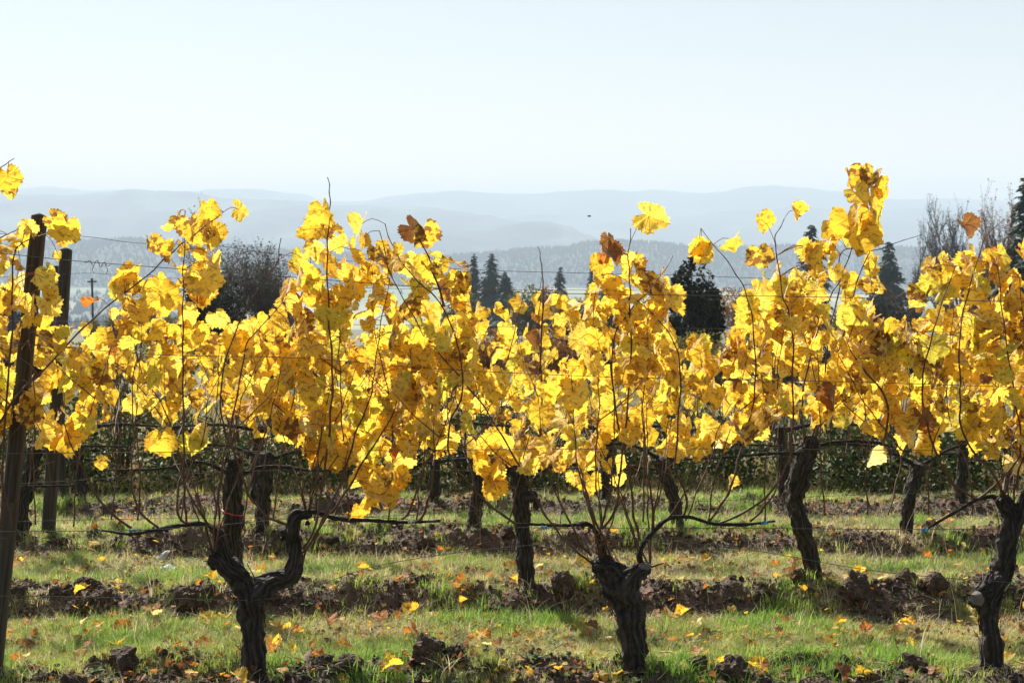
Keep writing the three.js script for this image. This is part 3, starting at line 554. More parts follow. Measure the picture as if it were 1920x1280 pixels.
{
  const q = new THREE.Quaternion(), e = new THREE.Euler(), m4 = new THREE.Matrix4();
  for (const v of vines) {
    const fine = v.rowIndex === 0;
    v.leaves.sort((a, b) => b.size - a.size);
    const rest = new Map();
    v.leaves.forEach((l, k) => {
      e.set(l.lift, l.yaw, l.tilt, 'YXZ'); q.setFromEuler(e);
      const geo = (fine ? leafFine : leafCoarse)[l.variant], mat = leafMats[l.tone][l.mat], pos = l.P.clone().sub(v.base), sc = V(l.size * l.stretch, l.size, l.size);
      if (k < 300) { const m = part('leaf', geo, mat, v.root); m.position.copy(pos); m.quaternion.copy(q); m.scale.copy(sc); }
      else { if (!rest.has(mat)) rest.set(mat, []); rest.get(mat).push(geo.clone().applyMatrix4(m4.compose(pos, q, sc))); }
      const d = l.node.distanceTo(l.P);
      if (d > 0.012) { const mid = l.node.clone().lerp(l.P, 0.55).add(V(0, 0.18 * d, 0)); tube(v.stalks, [l.node, mid, l.P], () => 0.0015, { seg: 4, rad: 4, cap: false }); }
    });
    for (const [mat, list] of rest) stuff(new THREE.Mesh(mergeGeometries(list), mat), 'leaf_cluster', null, null, v.root);
    if (v.stalks.n) stuff(new THREE.Mesh(v.stalks.geo(v.base), M.stalk), 'leaf_stalk', null, null, v.root);
    if (v.wisps.n) stuff(new THREE.Mesh(v.wisps.geo(v.base), M.stalk), 'tendril', null, null, v.root);
  }
  console.log(vines.map((v) => v.leaves.length).join(' '));
}

// ---------------------------------------------------------------- posts, wires, clips
function post(label, x0, y0, x1, y1, w, Z) { // from its top pixel to its foot
  const top = at(x0, y0, Z), foot = at(x1, y1, Z), r = w / 2 / (FPX / Z);
  const gy = groundAt(foot.x, Z); const base = V(foot.x, gy, -Z);
  const root = thing('trellis_post', label, 'post', base, 'wooden posts of the trellis');
  const mb = new MB(); foot.y = Math.min(foot.y, gy) - 0.15;
  tube(mb, [foot, foot.clone().lerp(top, 0.5), top], (t) => r * (1.12 - 0.14 * t), { seg: 40, rad: 18, rough: (t, a) => 1 + 0.035 * N3(Math.cos(a) * 3, Math.sin(a) * 3, t * 3 + x0) + 0.03 * Math.abs(N3(Math.cos(a) * 9, Math.sin(a) * 9, x0)) });
  part('shaft', mb.geo(base), M.post, root);
  const st = new MB();
  for (const f of [0.35, 0.62, 0.9]) { const p = foot.clone().lerp(top, f); tube(st, [V(p.x - 0.012, p.y, p.z + r * 0.97), V(p.x - 0.012, p.y + 0.004, p.z + r + 0.008), V(p.x + 0.012, p.y + 0.004, p.z + r + 0.008), V(p.x + 0.012, p.y, p.z + r * 0.97)], () => 0.0018, { seg: 8, rad: 5 }); }
  part('staple', st.geo(base), M.wire, root);
}
post('tall leaning dark wooden post at the left edge', 73, 405, -22, 1250, 30, ROWZ[0] + 0.1);
post('shorter dark wooden post right of the tall leaning post', 123, 468, 86, 1008, 23, ROWZ[2] + 0.08);
post('thin farthest wooden post behind the shorter post', 104, 500, 116, 932, 15, ROWZ[3] + 0.1);
function wire(label, Z, pts, r = 0.0016, group) {
  const P = pts.map(([x, y]) => at(x, y, Z)), mid = P[Math.floor(P.length / 2)], mb = new MB();
  tube(mb, P, () => r, { seg: P.length * 12, rad: 6 });
  single('trellis_wire', label, 'wire', mb.geo(mid), M.wire, mid, group);
}
const Zf = ROWZ[0] - 0.06;
wire('top trellis wire of the nearest row, across the highest leaves', Zf, [[-160, 465], [0, 475], [130, 488], [500, 516], [900, 545], [1100, 551], [1500, 556], [1920, 566], [2080, 570]]);
wire('middle trellis wire of the nearest row running through the leaves', Zf, [[-160, 625], [0, 641], [300, 665], [560, 671], [800, 690], [1130, 706], [1600, 716], [1920, 726], [2080, 730]]);
wire('third trellis wire of the nearest row below the leaf mass', Zf, [[-160, 852], [0, 850], [640, 845], [1260, 841], [1920, 846], [2080, 848]]);
wire('fruiting wire of the nearest row that carries the bent vine arms', Zf + 0.05, [[-160, 996], [0, 996], [300, 992], [640, 968], [960, 988], [1400, 990], [1730, 992], [2080, 990]]);
wire('loose low wire of the nearest row rising to the central vine', Zf, [[-160, 1118], [0, 1117], [300, 1121], [520, 1120], [700, 1062], [980, 1023], [1200, 1012], [1400, 1030], [1640, 1070], [1840, 1088], [2080, 1100]]);
wire('upper trellis wire of the second row against the valley', ROWZ[1], [[-120, 436], [155, 443], [250, 455], [400, 460], [530, 478], [880, 505], [1100, 512], [1300, 517], [1600, 528], [2080, 540]]);
wire('second row wire crossing the leaf gaps in the middle', ROWZ[1], [[-120, 598], [0, 601], [500, 606], [1000, 613], [1500, 618], [2080, 628]], 0.0016);
wire('second row fruiting wire behind the trunks', ROWZ[1], [[-120, 915], [60, 905], [500, 882], [1000, 880], [1500, 855], [2080, 868]], 0.0016);
wire('low second row wire drawn across the grass', ROWZ[1], [[-120, 980], [40, 977], [290, 972], [700, 968], [930, 955], [1300, 940], [1700, 925], [2080, 920]], 0.0014);
wire('third row top wire seen between posts and leaves', ROWZ[2], [[-120, 520], [60, 518], [160, 512], [230, 516], [700, 540], [1300, 545], [2080, 560]], 0.0016);
wire('third row fruiting wire under the leaves', ROWZ[2], [[-120, 838], [500, 838], [1200, 838], [2080, 838]], 0.0016);
wire('fourth row wire showing through the gaps', ROWZ[3], [[-120, 795], [600, 795], [2080, 796]], 0.0016);
wire('fourth row middle wire behind the yellow leaves', ROWZ[3], [[-120, 740], [600, 742], [2080, 745]], 0.0016);
// twisted spare wire on the top wire, right of the shorter post
{
  const mb = new MB(), c = at(178, 494, Zf), R = rng(3);
  const pts = []; for (let k = 0; k <= 26; k++) { const t = k / 26, a = t * 22; pts.push(at(156 + 50 * t, 490 + 7 * t + 6 * Math.sin(a) * Math.sin(t * 3.1), Zf + 0.012 * Math.cos(a))); }
  tube(mb, pts, () => 0.0018, { seg: 110, rad: 5 });
  tube(mb, [at(176, 496, Zf), at(172, 506, Zf + 0.01), at(176, 512, Zf)], () => 0.0015, { seg: 8, rad: 5 });
  tube(mb, [at(196, 496, Zf), at(201, 506, Zf + 0.01), at(198, 514, Zf)], () => 0.0015, { seg: 8, rad: 5 });
  single('wire_twist', 'twisted spare wire wrapped round the top wire right of the posts', 'wire', mb.geo(c), M.wire, c);
}
function clip(label, px, py, mat, Z = Zf + 0.05) {
  const c = at(px, py, Z), mb = new MB();
  tube(mb, [V(-0.016, -0.014, 0.004), V(-0.012, 0.014, 0.014), V(0, -0.01, 0.018), V(0.012, 0.013, 0.014), V(0.018, -0.012, 0.004)], (t) => 0.0045 * (1 - 0.4 * t), { seg: 20, rad: 6 });
  tube(mb, [V(-0.022, 0.0, 0), V(0.022, 0, 0)], () => 0.005, { seg: 5, rad: 8 });
  single('wire_clip', label, 'clip', mb.geo(), mat, c, null).scale.setScalar(0.75);
}
clip('blue plastic clip on the fruiting wire left of the leaning vine', 1434, 980, M.clip);
clip('blue plastic clip at the tip of the right vine arm', 1735, 993, M.clip);
clip('pale blue clip on the wire beside the central upright trunk', 1020, 989, M.clip);
clip('faint blue clip at the left tip of the forked vine arm', 248, 995, M.clip);
clip('white clip on the arm end of the forked vine', 771, 977, M.pale);
{ // the red string round the second row trunk
  const mb = new MB(), Z = ROWZ[1], c = at(436, 960, Z), r = 20 / (FPX / Z), pts = [];
  for (let k = 0; k <= 20; k++) { const a = k / 20 * Math.PI * 2; pts.push(V(Math.cos(a) * r, -0.018 * Math.cos(a), Math.sin(a) * r)); }
  tube(mb, pts, () => 0.003, { seg: 40, rad: 5 });
  single('string_tie', 'red string tied round the tall straight trunk', 'string', mb.geo(), M.tie, c);
}
{ // the sawn stub face
  const c = at(1828, 1117, ROWZ[0] - 0.02), g = new THREE.CylinderGeometry(0.024, 0.034, 0.03, 26, 2);
  { const p = g.attributes.position; for (let k = 0; k < p.count; k++) { const s = 1 + 0.22 * N3(p.getX(k) * 45, p.getZ(k) * 45, 2.2); p.setX(k, p.getX(k) * s); p.setZ(k, p.getZ(k) * s); p.setY(k, p.getY(k) + 0.008 * N3(p.getX(k) * 60, p.getZ(k) * 60, 5.2)); } g.computeVertexNormals(); }
  g.rotateX(Math.PI / 2); g.rotateY(-1.05);
  const v = vines[3], m = part('sawn_stub', g, M.cut, v.root); m.position.copy(c.sub(v.base).add(V(-0.012, 0, 0.06)));
  const c2 = at(1204, 1066, ROWZ[0]), g2 = new THREE.SphereGeometry(0.024, 16, 10); g2.scale(1.3, 0.7, 0.6);
  const p2 = g2.attributes.position; for (let k = 0; k < p2.count; k++) { const s = 1 + 0.25 * N3(p2.getX(k) * 60, p2.getY(k) * 60, p2.getZ(k) * 60); p2.setXYZ(k, p2.getX(k) * s, p2.getY(k) * s, p2.getZ(k) * s); } g2.computeVertexNormals();
  const m2 = part('sawn_stub', g2, M.cut, vines[2].root); m2.position.copy(c2.sub(vines[2].base).add(V(0.01, 0.02, 0.035)));
}

// ---------------------------------------------------------------- soil clods
const SPOTS = [[0, 'beside the leaning post'], [330, 'left of the forked vine'], [600, 'right of the forked vine'], [860, 'left of the upright trunk'], [1050, 'left of the stout vine'], [1330, 'right of the stout vine'], [1560, 'near the leaning vine'], [1780, 'left of the curving vine'], [9999, 'by the curving vine']];
function spot(x, Z) { const px = 960 + x / Z * FPX; return SPOTS.find(([e]) => px < (e || 140))[1]; }
function clodGeo(seed, flat) {
  const g = new THREE.IcosahedronGeometry(1, 9), p = g.attributes.position, v = V(0, 0, 0), R = rng(seed), planes = [];
  for (let k = 0; k < 9; k++) planes.push([V(R() - 0.5, R() - 0.5, R() - 0.5).normalize(), 0.62 + 0.3 * R()]);
  for (let k = 0; k < p.count; k++) {
    v.fromBufferAttribute(p, k);
    let r = 1; for (const [n, d] of planes) { const c = v.dot(n); if (c > 0) r = Math.min(r, d / c); }
    r *= 1 + 0.3 * fbm(v.x * 1.9 + seed, v.y * 1.9, v.z * 1.9, 5) + 0.1 * N3(v.x * 14, v.y * 14, v.z * 14 + seed);
    p.setXYZ(k, v.x * r, v.y * r * flat, v.z * r);
  }
  g.computeVertexNormals();
  return g;
}
const clodGeos = []; for (let k = 0; k < 8; k++) clodGeos.push(clodGeo(40 + k, k % 3 ? 0.75 : 1.1));
function putClod(label, x, Z, s, geo, rot, group, lift = 0.25) {
  const m = single('soil_clod', label, 'clod', geo, M.soil, V(x, groundAt(x, Z) + s * lift, -Z), group);
  m.scale.setScalar(s); m.rotation.set(rot * 0.3, rot * 2, rot * 0.5);
}
// ground point below a pixel: march down the ray
function groundPixel(px, py) {
  let lo = 3, hi = 60;
  for (let k = 0; k < 40; k++) { const mid = (lo + hi) / 2, p = at(px, py, mid); if (p.y > groundAt(p.x, mid)) lo = mid; else hi = mid; }
  const p = at(px, py, lo); return [p.x, lo];
}
for (const [px, py, w, k, label] of [[190, 1125, 36, 0, 'pointed upright soil clod behind the forked vine, left side'], [352, 1128, 48, 1, 'large rounded soil clod left of the forked trunk'], [1698, 1100, 40, 3, 'sunlit upright soil clod between leaning vine and right vine'], [1606, 1106, 48, 4, 'broad dark soil clod left of the sunlit upright clod'], [1756, 1104, 40, 2, 'dark soil clod right of the sunlit upright clod'], [1056, 1100, 42, 6, 'dark slanting soil clod right of the upright trunk'], [1038, 1266, 30, 5, 'small dark soil clod in the foreground left of the stout trunk'], [648, 1250, 44, 7, 'crumbly soil clod at the bottom between the two main trunks'], [1372, 1262, 52, 1, 'lit soil clod at the bottom right of the stout trunk'], [1712, 1250, 46, 4, 'low lit soil clod at the bottom left of the curving vine'], [615, 1140, 40, 2, 'dark soil clod right of the bent vine arm'], [1880, 1085, 44, 5, 'brown soil clod behind the curving vine']]) {
  const [x, Z] = groundPixel(px, py); putClod(label, x, Z, w * 0.66 / (FPX / Z), clodGeos[k], px * 0.37, null, 0.15);
}
{
  const R = rng(77), place = ['on the nearest berm', 'on the second berm', 'on the third berm'];
  for (let ri = 0; ri < 3; ri++) for (let k = 0; k < [40, 46, 34][ri]; k++) {
    const Z = ROWZ[ri] - 0.34 + R() * 0.5, x = (R() - 0.5) * 0.74 * Z;
    const sz = 0.022 + 0.07 * R() * R(), w = sz > 0.055 ? 'large rough' : sz > 0.034 ? 'middling' : 'small', where = place[ri] + ' ' + spot(x, Z);
    putClod(w + ' brown soil clod ' + where, x, Z, sz, clodGeos[Math.floor(R() * 8)], R() * 9, w + ' soil clods ' + where, 0.2);
  }
  const N = 14000, im = new THREE.InstancedMesh(new THREE.IcosahedronGeometry(1, 1), M.soil, N), m = new THREE.Matrix4(), q = new THREE.Quaternion(), e = new THREE.Euler();
  const gp = im.geometry.attributes.position; for (let k = 0; k < gp.count; k++) { const s = 1 + 0.5 * N3(gp.getX(k) * 2, gp.getY(k) * 2, gp.getZ(k) * 2 + 3); gp.setXYZ(k, gp.getX(k) * s, gp.getY(k) * s * 0.8, gp.getZ(k) * s); } im.geometry.computeVertexNormals();
  for (let k = 0; k < N; k++) {
    const Z = ROWZ[Math.floor(R() * 4)] - 0.45 + R() * 0.75, x = (R() - 0.5) * 0.78 * Z, s = 0.006 + 0.028 * R() * R() * R();
    q.setFromEuler(e.set(R() * 6, R() * 6, R() * 6)); m.compose(V(x, groundAt(x, Z) + s * 0.3, -Z), q, V(s, s, s)); im.setMatrixAt(k, m);
  }
  stuff(im, 'soil_crumbs', 'brown crumbs of loose soil along the tilled berms', 'soil');
}
for (const [name, label, cat, px, py, w] of [['stone', 'pale flat stone in the grass left of the forked vine', 'stone', 318, 1074, 16], ['plastic_shard', 'pale grey shard standing in the soil left of the forked trunk', 'shard', 304, 1052, 20]]) {
  const [x, Z] = groundPixel(px, py), g = clodGeo(px, name === 'stone' ? 0.5 : 0.28), m = single(name, label, cat, g, M.pale, V(x, groundAt(x, Z) + 0.03, -Z));
  m.scale.setScalar(w / (FPX / Z)); if (name !== 'stone') { m.rotation.set(0.5, 0, 0.75); m.scale.x *= 1.2; m.scale.z *= 0.5; }
}

// ---------------------------------------------------------------- grass, straw, fallen leaves
function bladeGeo(seed, n, h, spread, lean, wide) {
  const R = rng(seed), mb = new MB();
  for (let k = 0; k < n; k++) {
    const a = R() * 6.28, bx = (R() - 0.5) * spread, bz = (R() - 0.5) * spread, L = h * (0.45 + 0.75 * R()), w = (0.0019 + 0.0021 * R()) * (wide ?? 1), ln = lean * (0.3 + 1.1 * R());
    const dx = Math.cos(a), dz = Math.sin(a), px = -dz * w, pz = dx * w;
    let prev = null;
    for (let s = 0; s <= 3; s++) {
      const t = s / 3, y = L * (t - 0.28 * ln * t * t), o = L * ln * t * t, f = 1 - t * 0.95;
      const A = mb.v(bx + dx * o + px * f, y, bz + dz * o + pz * f), B = mb.v(bx + dx * o - px * f, y, bz + dz * o - pz * f);
      if (prev) mb.q(prev[0], prev[1], B, A);
      prev = [A, B];
    }
  }
  return mb.geo();
}
const grassMat = new THREE.MeshPhysicalMaterial({ color: rgb(1, 1, 1), roughness: 1, transmission: 0.45, thickness: 0, specularIntensity: 0.4, side: THREE.DoubleSide });
{
  const R = rng(901), m = new THREE.Matrix4(), q = new THREE.Quaternion(), up = V(0, 1, 0);
  const sets = [[bladeGeo(1, 16, 0.1, 0.07, 0.6), 26000, 'green'], [bladeGeo(2, 14, 0.075, 0.09, 0.9), 26000, 'green'], [bladeGeo(3, 11, 0.1, 0.09, 1.1), 18000, 'straw'], [bladeGeo(4, 7, 0.2, 0.05, 0.7), 1700, 'tall']];
  const seen = [];
  sets.forEach(([geo, N, kind], si) => {
    const mats = [], cols = [];
    for (let tries = 0; mats.length < N && tries < N * 8; tries++) {
      const Z = 5.5 + 9.5 * Math.pow(R(), 1.15), x = (R() - 0.5) * (0.74 * Z + 0.5), s = soilness(x, Z);
      if (R() < s * (kind === 'straw' ? 0.86 : 0.97)) continue;
      const g = clamp(0.5 + 1.1 * N3(x * 1.1, Z * 1.4, 6.6) + 0.5 * N3(x * 3.3, Z * 3.3, 2.6));
      const strip = Z < 8.7 ? 0.32 : Z < 11 ? -0.05 : -0.15;
      if (kind === 'green' && R() > g + 0.3 + strip) continue;
      if (kind === 'straw' && R() > 1.3 - g - strip) continue;
      const sc = (0.4 + 0.75 * R() * R()) * (0.65 + 0.6 * g) * (Z < 8.7 ? 1 : 1.15) * (kind === 'tall' ? 1.2 : 1);
      q.setFromAxisAngle(up, R() * 6.28);
      mats.push(new THREE.Matrix4().compose(V(x, groundAt(x, Z) - 0.004, -Z), q, V(sc * (0.9 + 0.4 * R()), sc, sc)));
      const b = 0.75 + 0.5 * R();
      cols.push(kind === 'green' ? rgb(lerp(0.47, 0.24, g) * b, lerp(0.46, 0.385, g) * b, lerp(0.12, 0.06, g) * b) : kind === 'straw' ? rgb(0.62 * b, 0.52 * b, 0.3 * b) : R() < 0.5 ? rgb(0.2 * b, 0.25 * b, 0.06 * b) : rgb(0.48 * b, 0.4 * b, 0.25 * b));
    }
    const im = new THREE.InstancedMesh(geo, grassMat, mats.length);
    mats.forEach((mm, k) => { im.setMatrixAt(k, mm); im.setColorAt(k, cols[k]); });
    stuff(im, si < 2 ? 'grass' : 'dry_grass', ['short green grass between the vine rows', 'low green turf filling the strips between rows', 'straw coloured dry grass along the tilled strips', 'tall loose grass stalks scattered between the rows'][si], 'grass');
  });
  // flat rosettes of broad-leaved weeds
  {
    const mb = new MB(), Q = rng(5);
    for (let k = 0; k < 9; k++) { const a = k * 0.7 + Q() * 0.4, L = 0.6 + 0.5 * Q(), w = 0.16 + 0.08 * Q(), dx = Math.cos(a), dz = Math.sin(a); let prev = null;
      for (let i = 0; i <= 4; i++) { const t = i / 4, ww = w * Math.sin(0.25 + t * 2.7), y = 0.45 * Math.sin(t * 2.2) * L, A = mb.v(dx * L * t - dz * ww, y, dz * L * t + dx * ww), B = mb.v(dx * L * t + dz * ww, y, dz * L * t - dx * ww); if (prev) mb.q(prev[0], prev[1], B, A); prev = [A, B]; } }
    const n = 2600, im = new THREE.InstancedMesh(mb.geo(), grassMat, n);
    for (let k = 0; k < n; k++) { const Z = 5.6 + 9 * R(), x = (R() - 0.5) * 0.76 * Z, sc = 0.02 + 0.045 * R() * R(), b = 0.6 + 0.6 * R(); q.setFromAxisAngle(up, R() * 6.28); im.setMatrixAt(k, m.compose(V(x, groundAt(x, Z) + 0.002, -Z), q, V(sc, sc, sc))); im.setColorAt(k, rgb(0.11 * b, 0.2 * b, 0.04 * b)); }
    stuff(im, 'weeds', 'low broad leaved weeds growing in the grass and soil', 'weeds');
  }
  // farther grass behind the fourth row
  const N = 15000, im = new THREE.InstancedMesh(bladeGeo(5, 12, 0.22, 0.25, 0.7, 1.8), grassMat, N);
  for (let k = 0; k < N; k++) {
    const Z = 14.5 + 30 * R() * R(), x = (R() - 0.5) * (0.74 * Z + 1), s = 0.7 + 0.8 * R(), b = 0.8 + 0.4 * R();
    q.setFromAxisAngle(up, R() * 6.28); m.compose(V(x, groundAt(x, Z), -Z), q, V(s, s, s)); im.setMatrixAt(k, m); im.setColorAt(k, R() < 0.55 ? rgb(0.4 * b, 0.3 * b, 0.15 * b) : rgb(0.17 * b, 0.18 * b, 0.05 * b));
  }
  stuff(im, 'dry_grass', 'rough dry grass on the slope beyond the fourth row', 'grass');
}
{ // straw and leaf scraps lying about
  const R = rng(311), m = new THREE.Matrix4(), q = new THREE.Quaternion(), e = new THREE.Euler(), mb = new MB();
  tube(mb, [V(-0.5, 0, 0), V(-0.15, 0.05, 0.04), V(0.2, 0.03, -0.03), V(0.5, 0, 0.05)], (t) => 0.016 * (1 - 0.5 * t), { seg: 6, rad: 4, cap: false });
  const N = 9000, im = new THREE.InstancedMesh(mb.geo(), new THREE.MeshStandardMaterial({ roughness: 1 }), N);
  for (let k = 0; k < N; k++) {
    const ri = Math.floor(R() * 4), Z = ROWZ[ri] + (R() < 0.7 ? -0.55 + R() * 1.0 : -2 + 2 * R()), x = (R() - 0.5) * 0.78 * Z, L = 0.04 + 0.14 * R() * R(), b = 0.5 + 0.7 * R();
    q.setFromEuler(e.set((R() - 0.5) * 0.8, R() * 6.28, (R() - 0.5) * 0.9)); m.compose(V(x, groundAt(x, Z) + 0.012 + 0.03 * R(), -Z), q, V(L, L, L)); im.setMatrixAt(k, m); im.setColorAt(k, R() < 0.7 ? rgb(0.45 * b, 0.35 * b, 0.2 * b) : rgb(0.2 * b, 0.12 * b, 0.06 * b));
  }
  stuff(im, 'straw_litter', 'loose straw and dry twigs strewn over the tilled soil', 'straw');
  [['orange', 2600], ['gold', 2200], ['brown', 2800]].forEach(([tone, n], k) => {
    const lf = new THREE.InstancedMesh(leafCoarse[3 + k], leafMats[tone][0], n);
    for (let j = 0; j < n; j++) { const Z = 5.6 + 8.6 * R(), x = (R() - 0.5) * 0.76 * Z, sc = 0.01 + 0.03 * R() * R(); if (R() > 0.5 + 1.5 * N3(x * 1.2, Z * 1.8, 4.4 + k)) { j--; continue; } q.setFromEuler(e.set(-1.57 + (R() - 0.5) * 2, R() * 6.28, R() - 0.5, 'YXZ')); m.compose(V(x, groundAt(x, Z) + 0.01 + 0.04 * R(), -Z), q, V(sc, sc, sc)); lf.setMatrixAt(j, m); }
    stuff(lf, 'leaf_litter', ['small orange leaf scraps scattered through the grass', 'small golden leaf scraps scattered through the grass', 'small brown leaf scraps scattered through the grass'][k], 'leaf litter');
  });
}
{ // bleached stalks standing in the furrows
  const R = rng(444), mb = new MB();
  for (let k = 0; k < 420; k++) {
    const ri = R() < 0.5 ? 2 : R() < 0.6 ? 1 : 3, Z = ROWZ[ri] - 0.55 + R() * 0.9, x = (R() - 0.5) * 0.76 * Z, y = groundAt(x, Z), L = 0.1 + 0.28 * R() * R(), lx = (R() - 0.5) * 0.6 * L, lz = (R() - 0.5) * 0.5 * L;
    const a = V(x, y - 0.01, -Z), b = V(x + lx * 0.4, y + L * 0.6, -Z + lz * 0.4), c = V(x + lx, y + L, -Z + lz);
    tube(mb, [a, b, c], (t) => 0.0016 * (1 - 0.5 * t), { seg: 4, rad: 3, cap: false });
    if (R() < 0.5) tube(mb, [b, b.clone().add(V((R() - 0.5) * 0.1, 0.05, (R() - 0.5) * 0.08))], () => 0.001, { seg: 2, rad: 3, cap: false });
  }
  stuff(new THREE.Mesh(mb.geo(), new THREE.MeshStandardMaterial({ color: rgb(0.5, 0.42, 0.3), roughness: 1 })), 'dry_stalks', 'bleached weed stalks standing along the furrows', 'dry weeds');
}
{ // fallen leaves
  const R = rng(606), q = new THREE.Quaternion(), e = new THREE.Euler(), words = { orange: 'orange', gold: 'golden', brown: 'brown', yellow: 'yellow', cream: 'pale' };
  const strips = [[5.7, 6.6, 'in the foreground'], [6.7, 8.5, 'between the nearest and second row'], [8.5, 10.9, 'between the second and third row'], [10.9, 13, 'between the third and fourth row']];
  const tones = ['orange', 'orange', 'gold', 'gold', 'brown', 'yellow', 'cream', 'yellow'];
  for (let k = 0; k < 298; k++) {
    const s = strips[[0, 1, 1, 1, 2, 2, 2, 3][Math.floor(R() * 8)]], Z = lerp(s[0], s[1], R()), x = (R() - 0.5) * 0.74 * Z, tone = tones[Math.floor(R() * tones.length)];
    const where = s[2] + ' ' + spot(x, Z);
    const m = single('fallen_leaf', 'curled ' + words[tone] + ' fallen leaf ' + where, 'fallen leaf', leafFine[Math.floor(R() * 14)], leafMats[tone][k % 2], V(x, groundAt(x, Z) + 0.02 + 0.05 * R(), -Z), 'fallen ' + words[tone] + ' leaves ' + where);
    q.setFromEuler(e.set(-1.57 + (R() - 0.5) * 1.7, R() * 6.28, (R() - 0.5) * 1.4, 'YXZ')); m.quaternion.copy(q);
    m.scale.setScalar((0.03 + 0.045 * R()) * (tone === 'brown' ? 0.9 : 1));
  }
}

// ---------------------------------------------------------------- brambles behind the rows
const bramLeafMat = [rgb(0.04, 0.075, 0.016), rgb(0.08, 0.12, 0.02), rgb(0.14, 0.14, 0.03), rgb(0.025, 0.045, 0.012)].map((c) => new THREE.MeshPhysicalMaterial({ color: c, roughness: 0.7, transmission: 0.35, thickness: 0, specularIntensity: 0.6, side: THREE.DoubleSide }));
function leafCloud(mb, R, n, sample, size) { // small folded leaves spread through a volume
  for (let k = 0; k < n; k++) {
    const c = sample(), s = size * (0.6 + 0.8 * R()), a = V(R() - 0.5, R() - 0.5, R() - 0.5).normalize(), b = V(R() - 0.5, R() - 0.5, R() - 0.5).cross(a).normalize();
    const p0 = mb.v(c.x - a.x * s, c.y - a.y * s, c.z - a.z * s), p1 = mb.v(c.x + b.x * s * 0.55, c.y + b.y * s * 0.55, c.z + b.z * s * 0.55), p2 = mb.v(c.x + a.x * s, c.y + a.y * s, c.z + a.z * s), p3 = mb.v(c.x - b.x * s * 0.55, c.y - b.y * s * 0.55, c.z - b.z * s * 0.55);
    mb.q(p0, p1, p2, p3);
  }
}
{
  const R = rng(818), where = ['far left', 'left of the posts', 'behind the forked vine', 'left of the centre', 'at the centre', 'behind the stout vine', 'right of the centre', 'behind the leaning vine', 'left of the curving vine', 'far right'];
  for (let k = 0; k < 10; k++) {
    const Z = 14.5 + R() * 0.7, x = ((k + 0.5) / 10 - 0.5) * 0.8 * Z + (R() - 0.5) * 0.4, w = 0.95 + 0.3 * R(), h = 0.85 + 0.4 * R(), base = V(x, groundAt(x, Z), -Z);
    const root = thing('bramble_bush', 'dark leafy bramble bush beyond the fourth row, ' + where[k], 'bush', base);
    const st = new MB();
    for (let j = 0; j < 26; j++) { const a = R() * 6.28, L = h * (0.6 + 0.7 * R()), o = w * (0.3 + 0.6 * R()); tube(st, [V(0, -0.02, 0), V(Math.cos(a) * o * 0.4, L, Math.sin(a) * o * 0.3), V(Math.cos(a) * o, L * (0.4 + 0.4 * R()), Math.sin(a) * o * 0.6)], (t) => 0.006 * (1 - 0.6 * t), { seg: 7, rad: 4, cap: false }); }
    part('stem', st.geo(), M.cane, root);
    for (let t = 0; t < 4; t++) {
      const mb = new MB();
      leafCloud(mb, R, 900, () => { const a = R() * 6.28, r = Math.pow(R(), 0.4), el = R(); return V(Math.cos(a) * w * r * (1 - 0.4 * el), h * el * (0.8 + 0.4 * N3(a, el * 3, k)), Math.sin(a) * w * 0.6 * r); }, 0.032);
      stuff(new THREE.Mesh(mb.geo(), bramLeafMat[(t + k) % 4]), 'foliage', null, null, root);
    }
  }
}

// ---------------------------------------------------------------- trees beyond the vineyard
const needleMat = [rgb(0.022, 0.045, 0.028), rgb(0.032, 0.058, 0.03)].map((c) => new THREE.MeshStandardMaterial({ color: c, roughness: 0.9, side: THREE.DoubleSide }));
function onSlope(px, Z) { const x = (px - 960) / FPX * Z; return V(x, groundAt(x, Z) - 0.2, -Z); }
function conifer(label, px, topY, Z, half, seed, mat = 0, open = 0) { // half: crown half-width in pixels
  const R = rng(seed), base = onSlope(px, Z), top = at(px, topY, Z).y, h = top - base.y, w = 1.65 * half * Z / FPX;
  const root = thing('conifer', label, 'conifer', base);
  const tr = new MB(); tube(tr, [V(0, -0.3, 0), V(0, h * 0.5, 0), V(0, h * 0.97, 0)], (t) => h * 0.016 * (1.02 - t), { seg: 8, rad: 7 });
  part('trunk', tr.geo(), M.twig, root);
  const mb = new MB(), levels = 34;
  for (let l = 0; l < levels; l++) {
    const f = l / levels, y = h * (0.08 + 0.92 * f), reach = w * (Math.pow(1 - f, 0.72) * 0.95 + 0.05) * (0.8 + 0.4 * R());
    const nb = Math.round(17 - 8 * f);
    for (let b = 0; b < nb; b++) {
      if (R() < open) continue;
      const a = R() * 6.28, L = reach * (0.5 + 0.65 * R()), dx = Math.cos(a), dz = Math.sin(a), dr = L * (0.1 + 0.4 * R()), yb = y + h * 0.05 * (R() - 0.5);
      const twigs = 8;
      for (let k = 0; k < twigs; k++) {
        const t = (k + 0.6) / twigs, cx = dx * L * t, cz = dz * L * t, cy = yb + L * 0.25 * t - dr * t * t * 1.6, s = L * 0.42 * (1.15 - 0.55 * t) + h * 0.016;
        const a1 = a + (R() - 0.5) * 2.4, ex = Math.cos(a1) * s, ez = Math.sin(a1) * s, sg = s * (0.25 + 0.5 * R());
        const p0 = mb.v(cx - ez * 0.4, cy, cz + ex * 0.4), p1 = mb.v(cx + ex, cy - sg, cz + ez), p2 = mb.v(cx + ez * 0.4, cy + s * 0.12, cz - ex * 0.4);
        mb.t(p0, p1, p2);
      }
    }
  }
  part('crown', mb.geo(), needleMat[mat], root);
}
conifer('tall blue green conifer in the middle, largest of its trio', 921, 474, 340, 26, 1);
conifer('slim conifer left of the tall middle conifer', 889, 474, 350, 15, 2);
conifer('short broad conifer right of the tall middle conifer', 948, 508, 330, 22, 3);
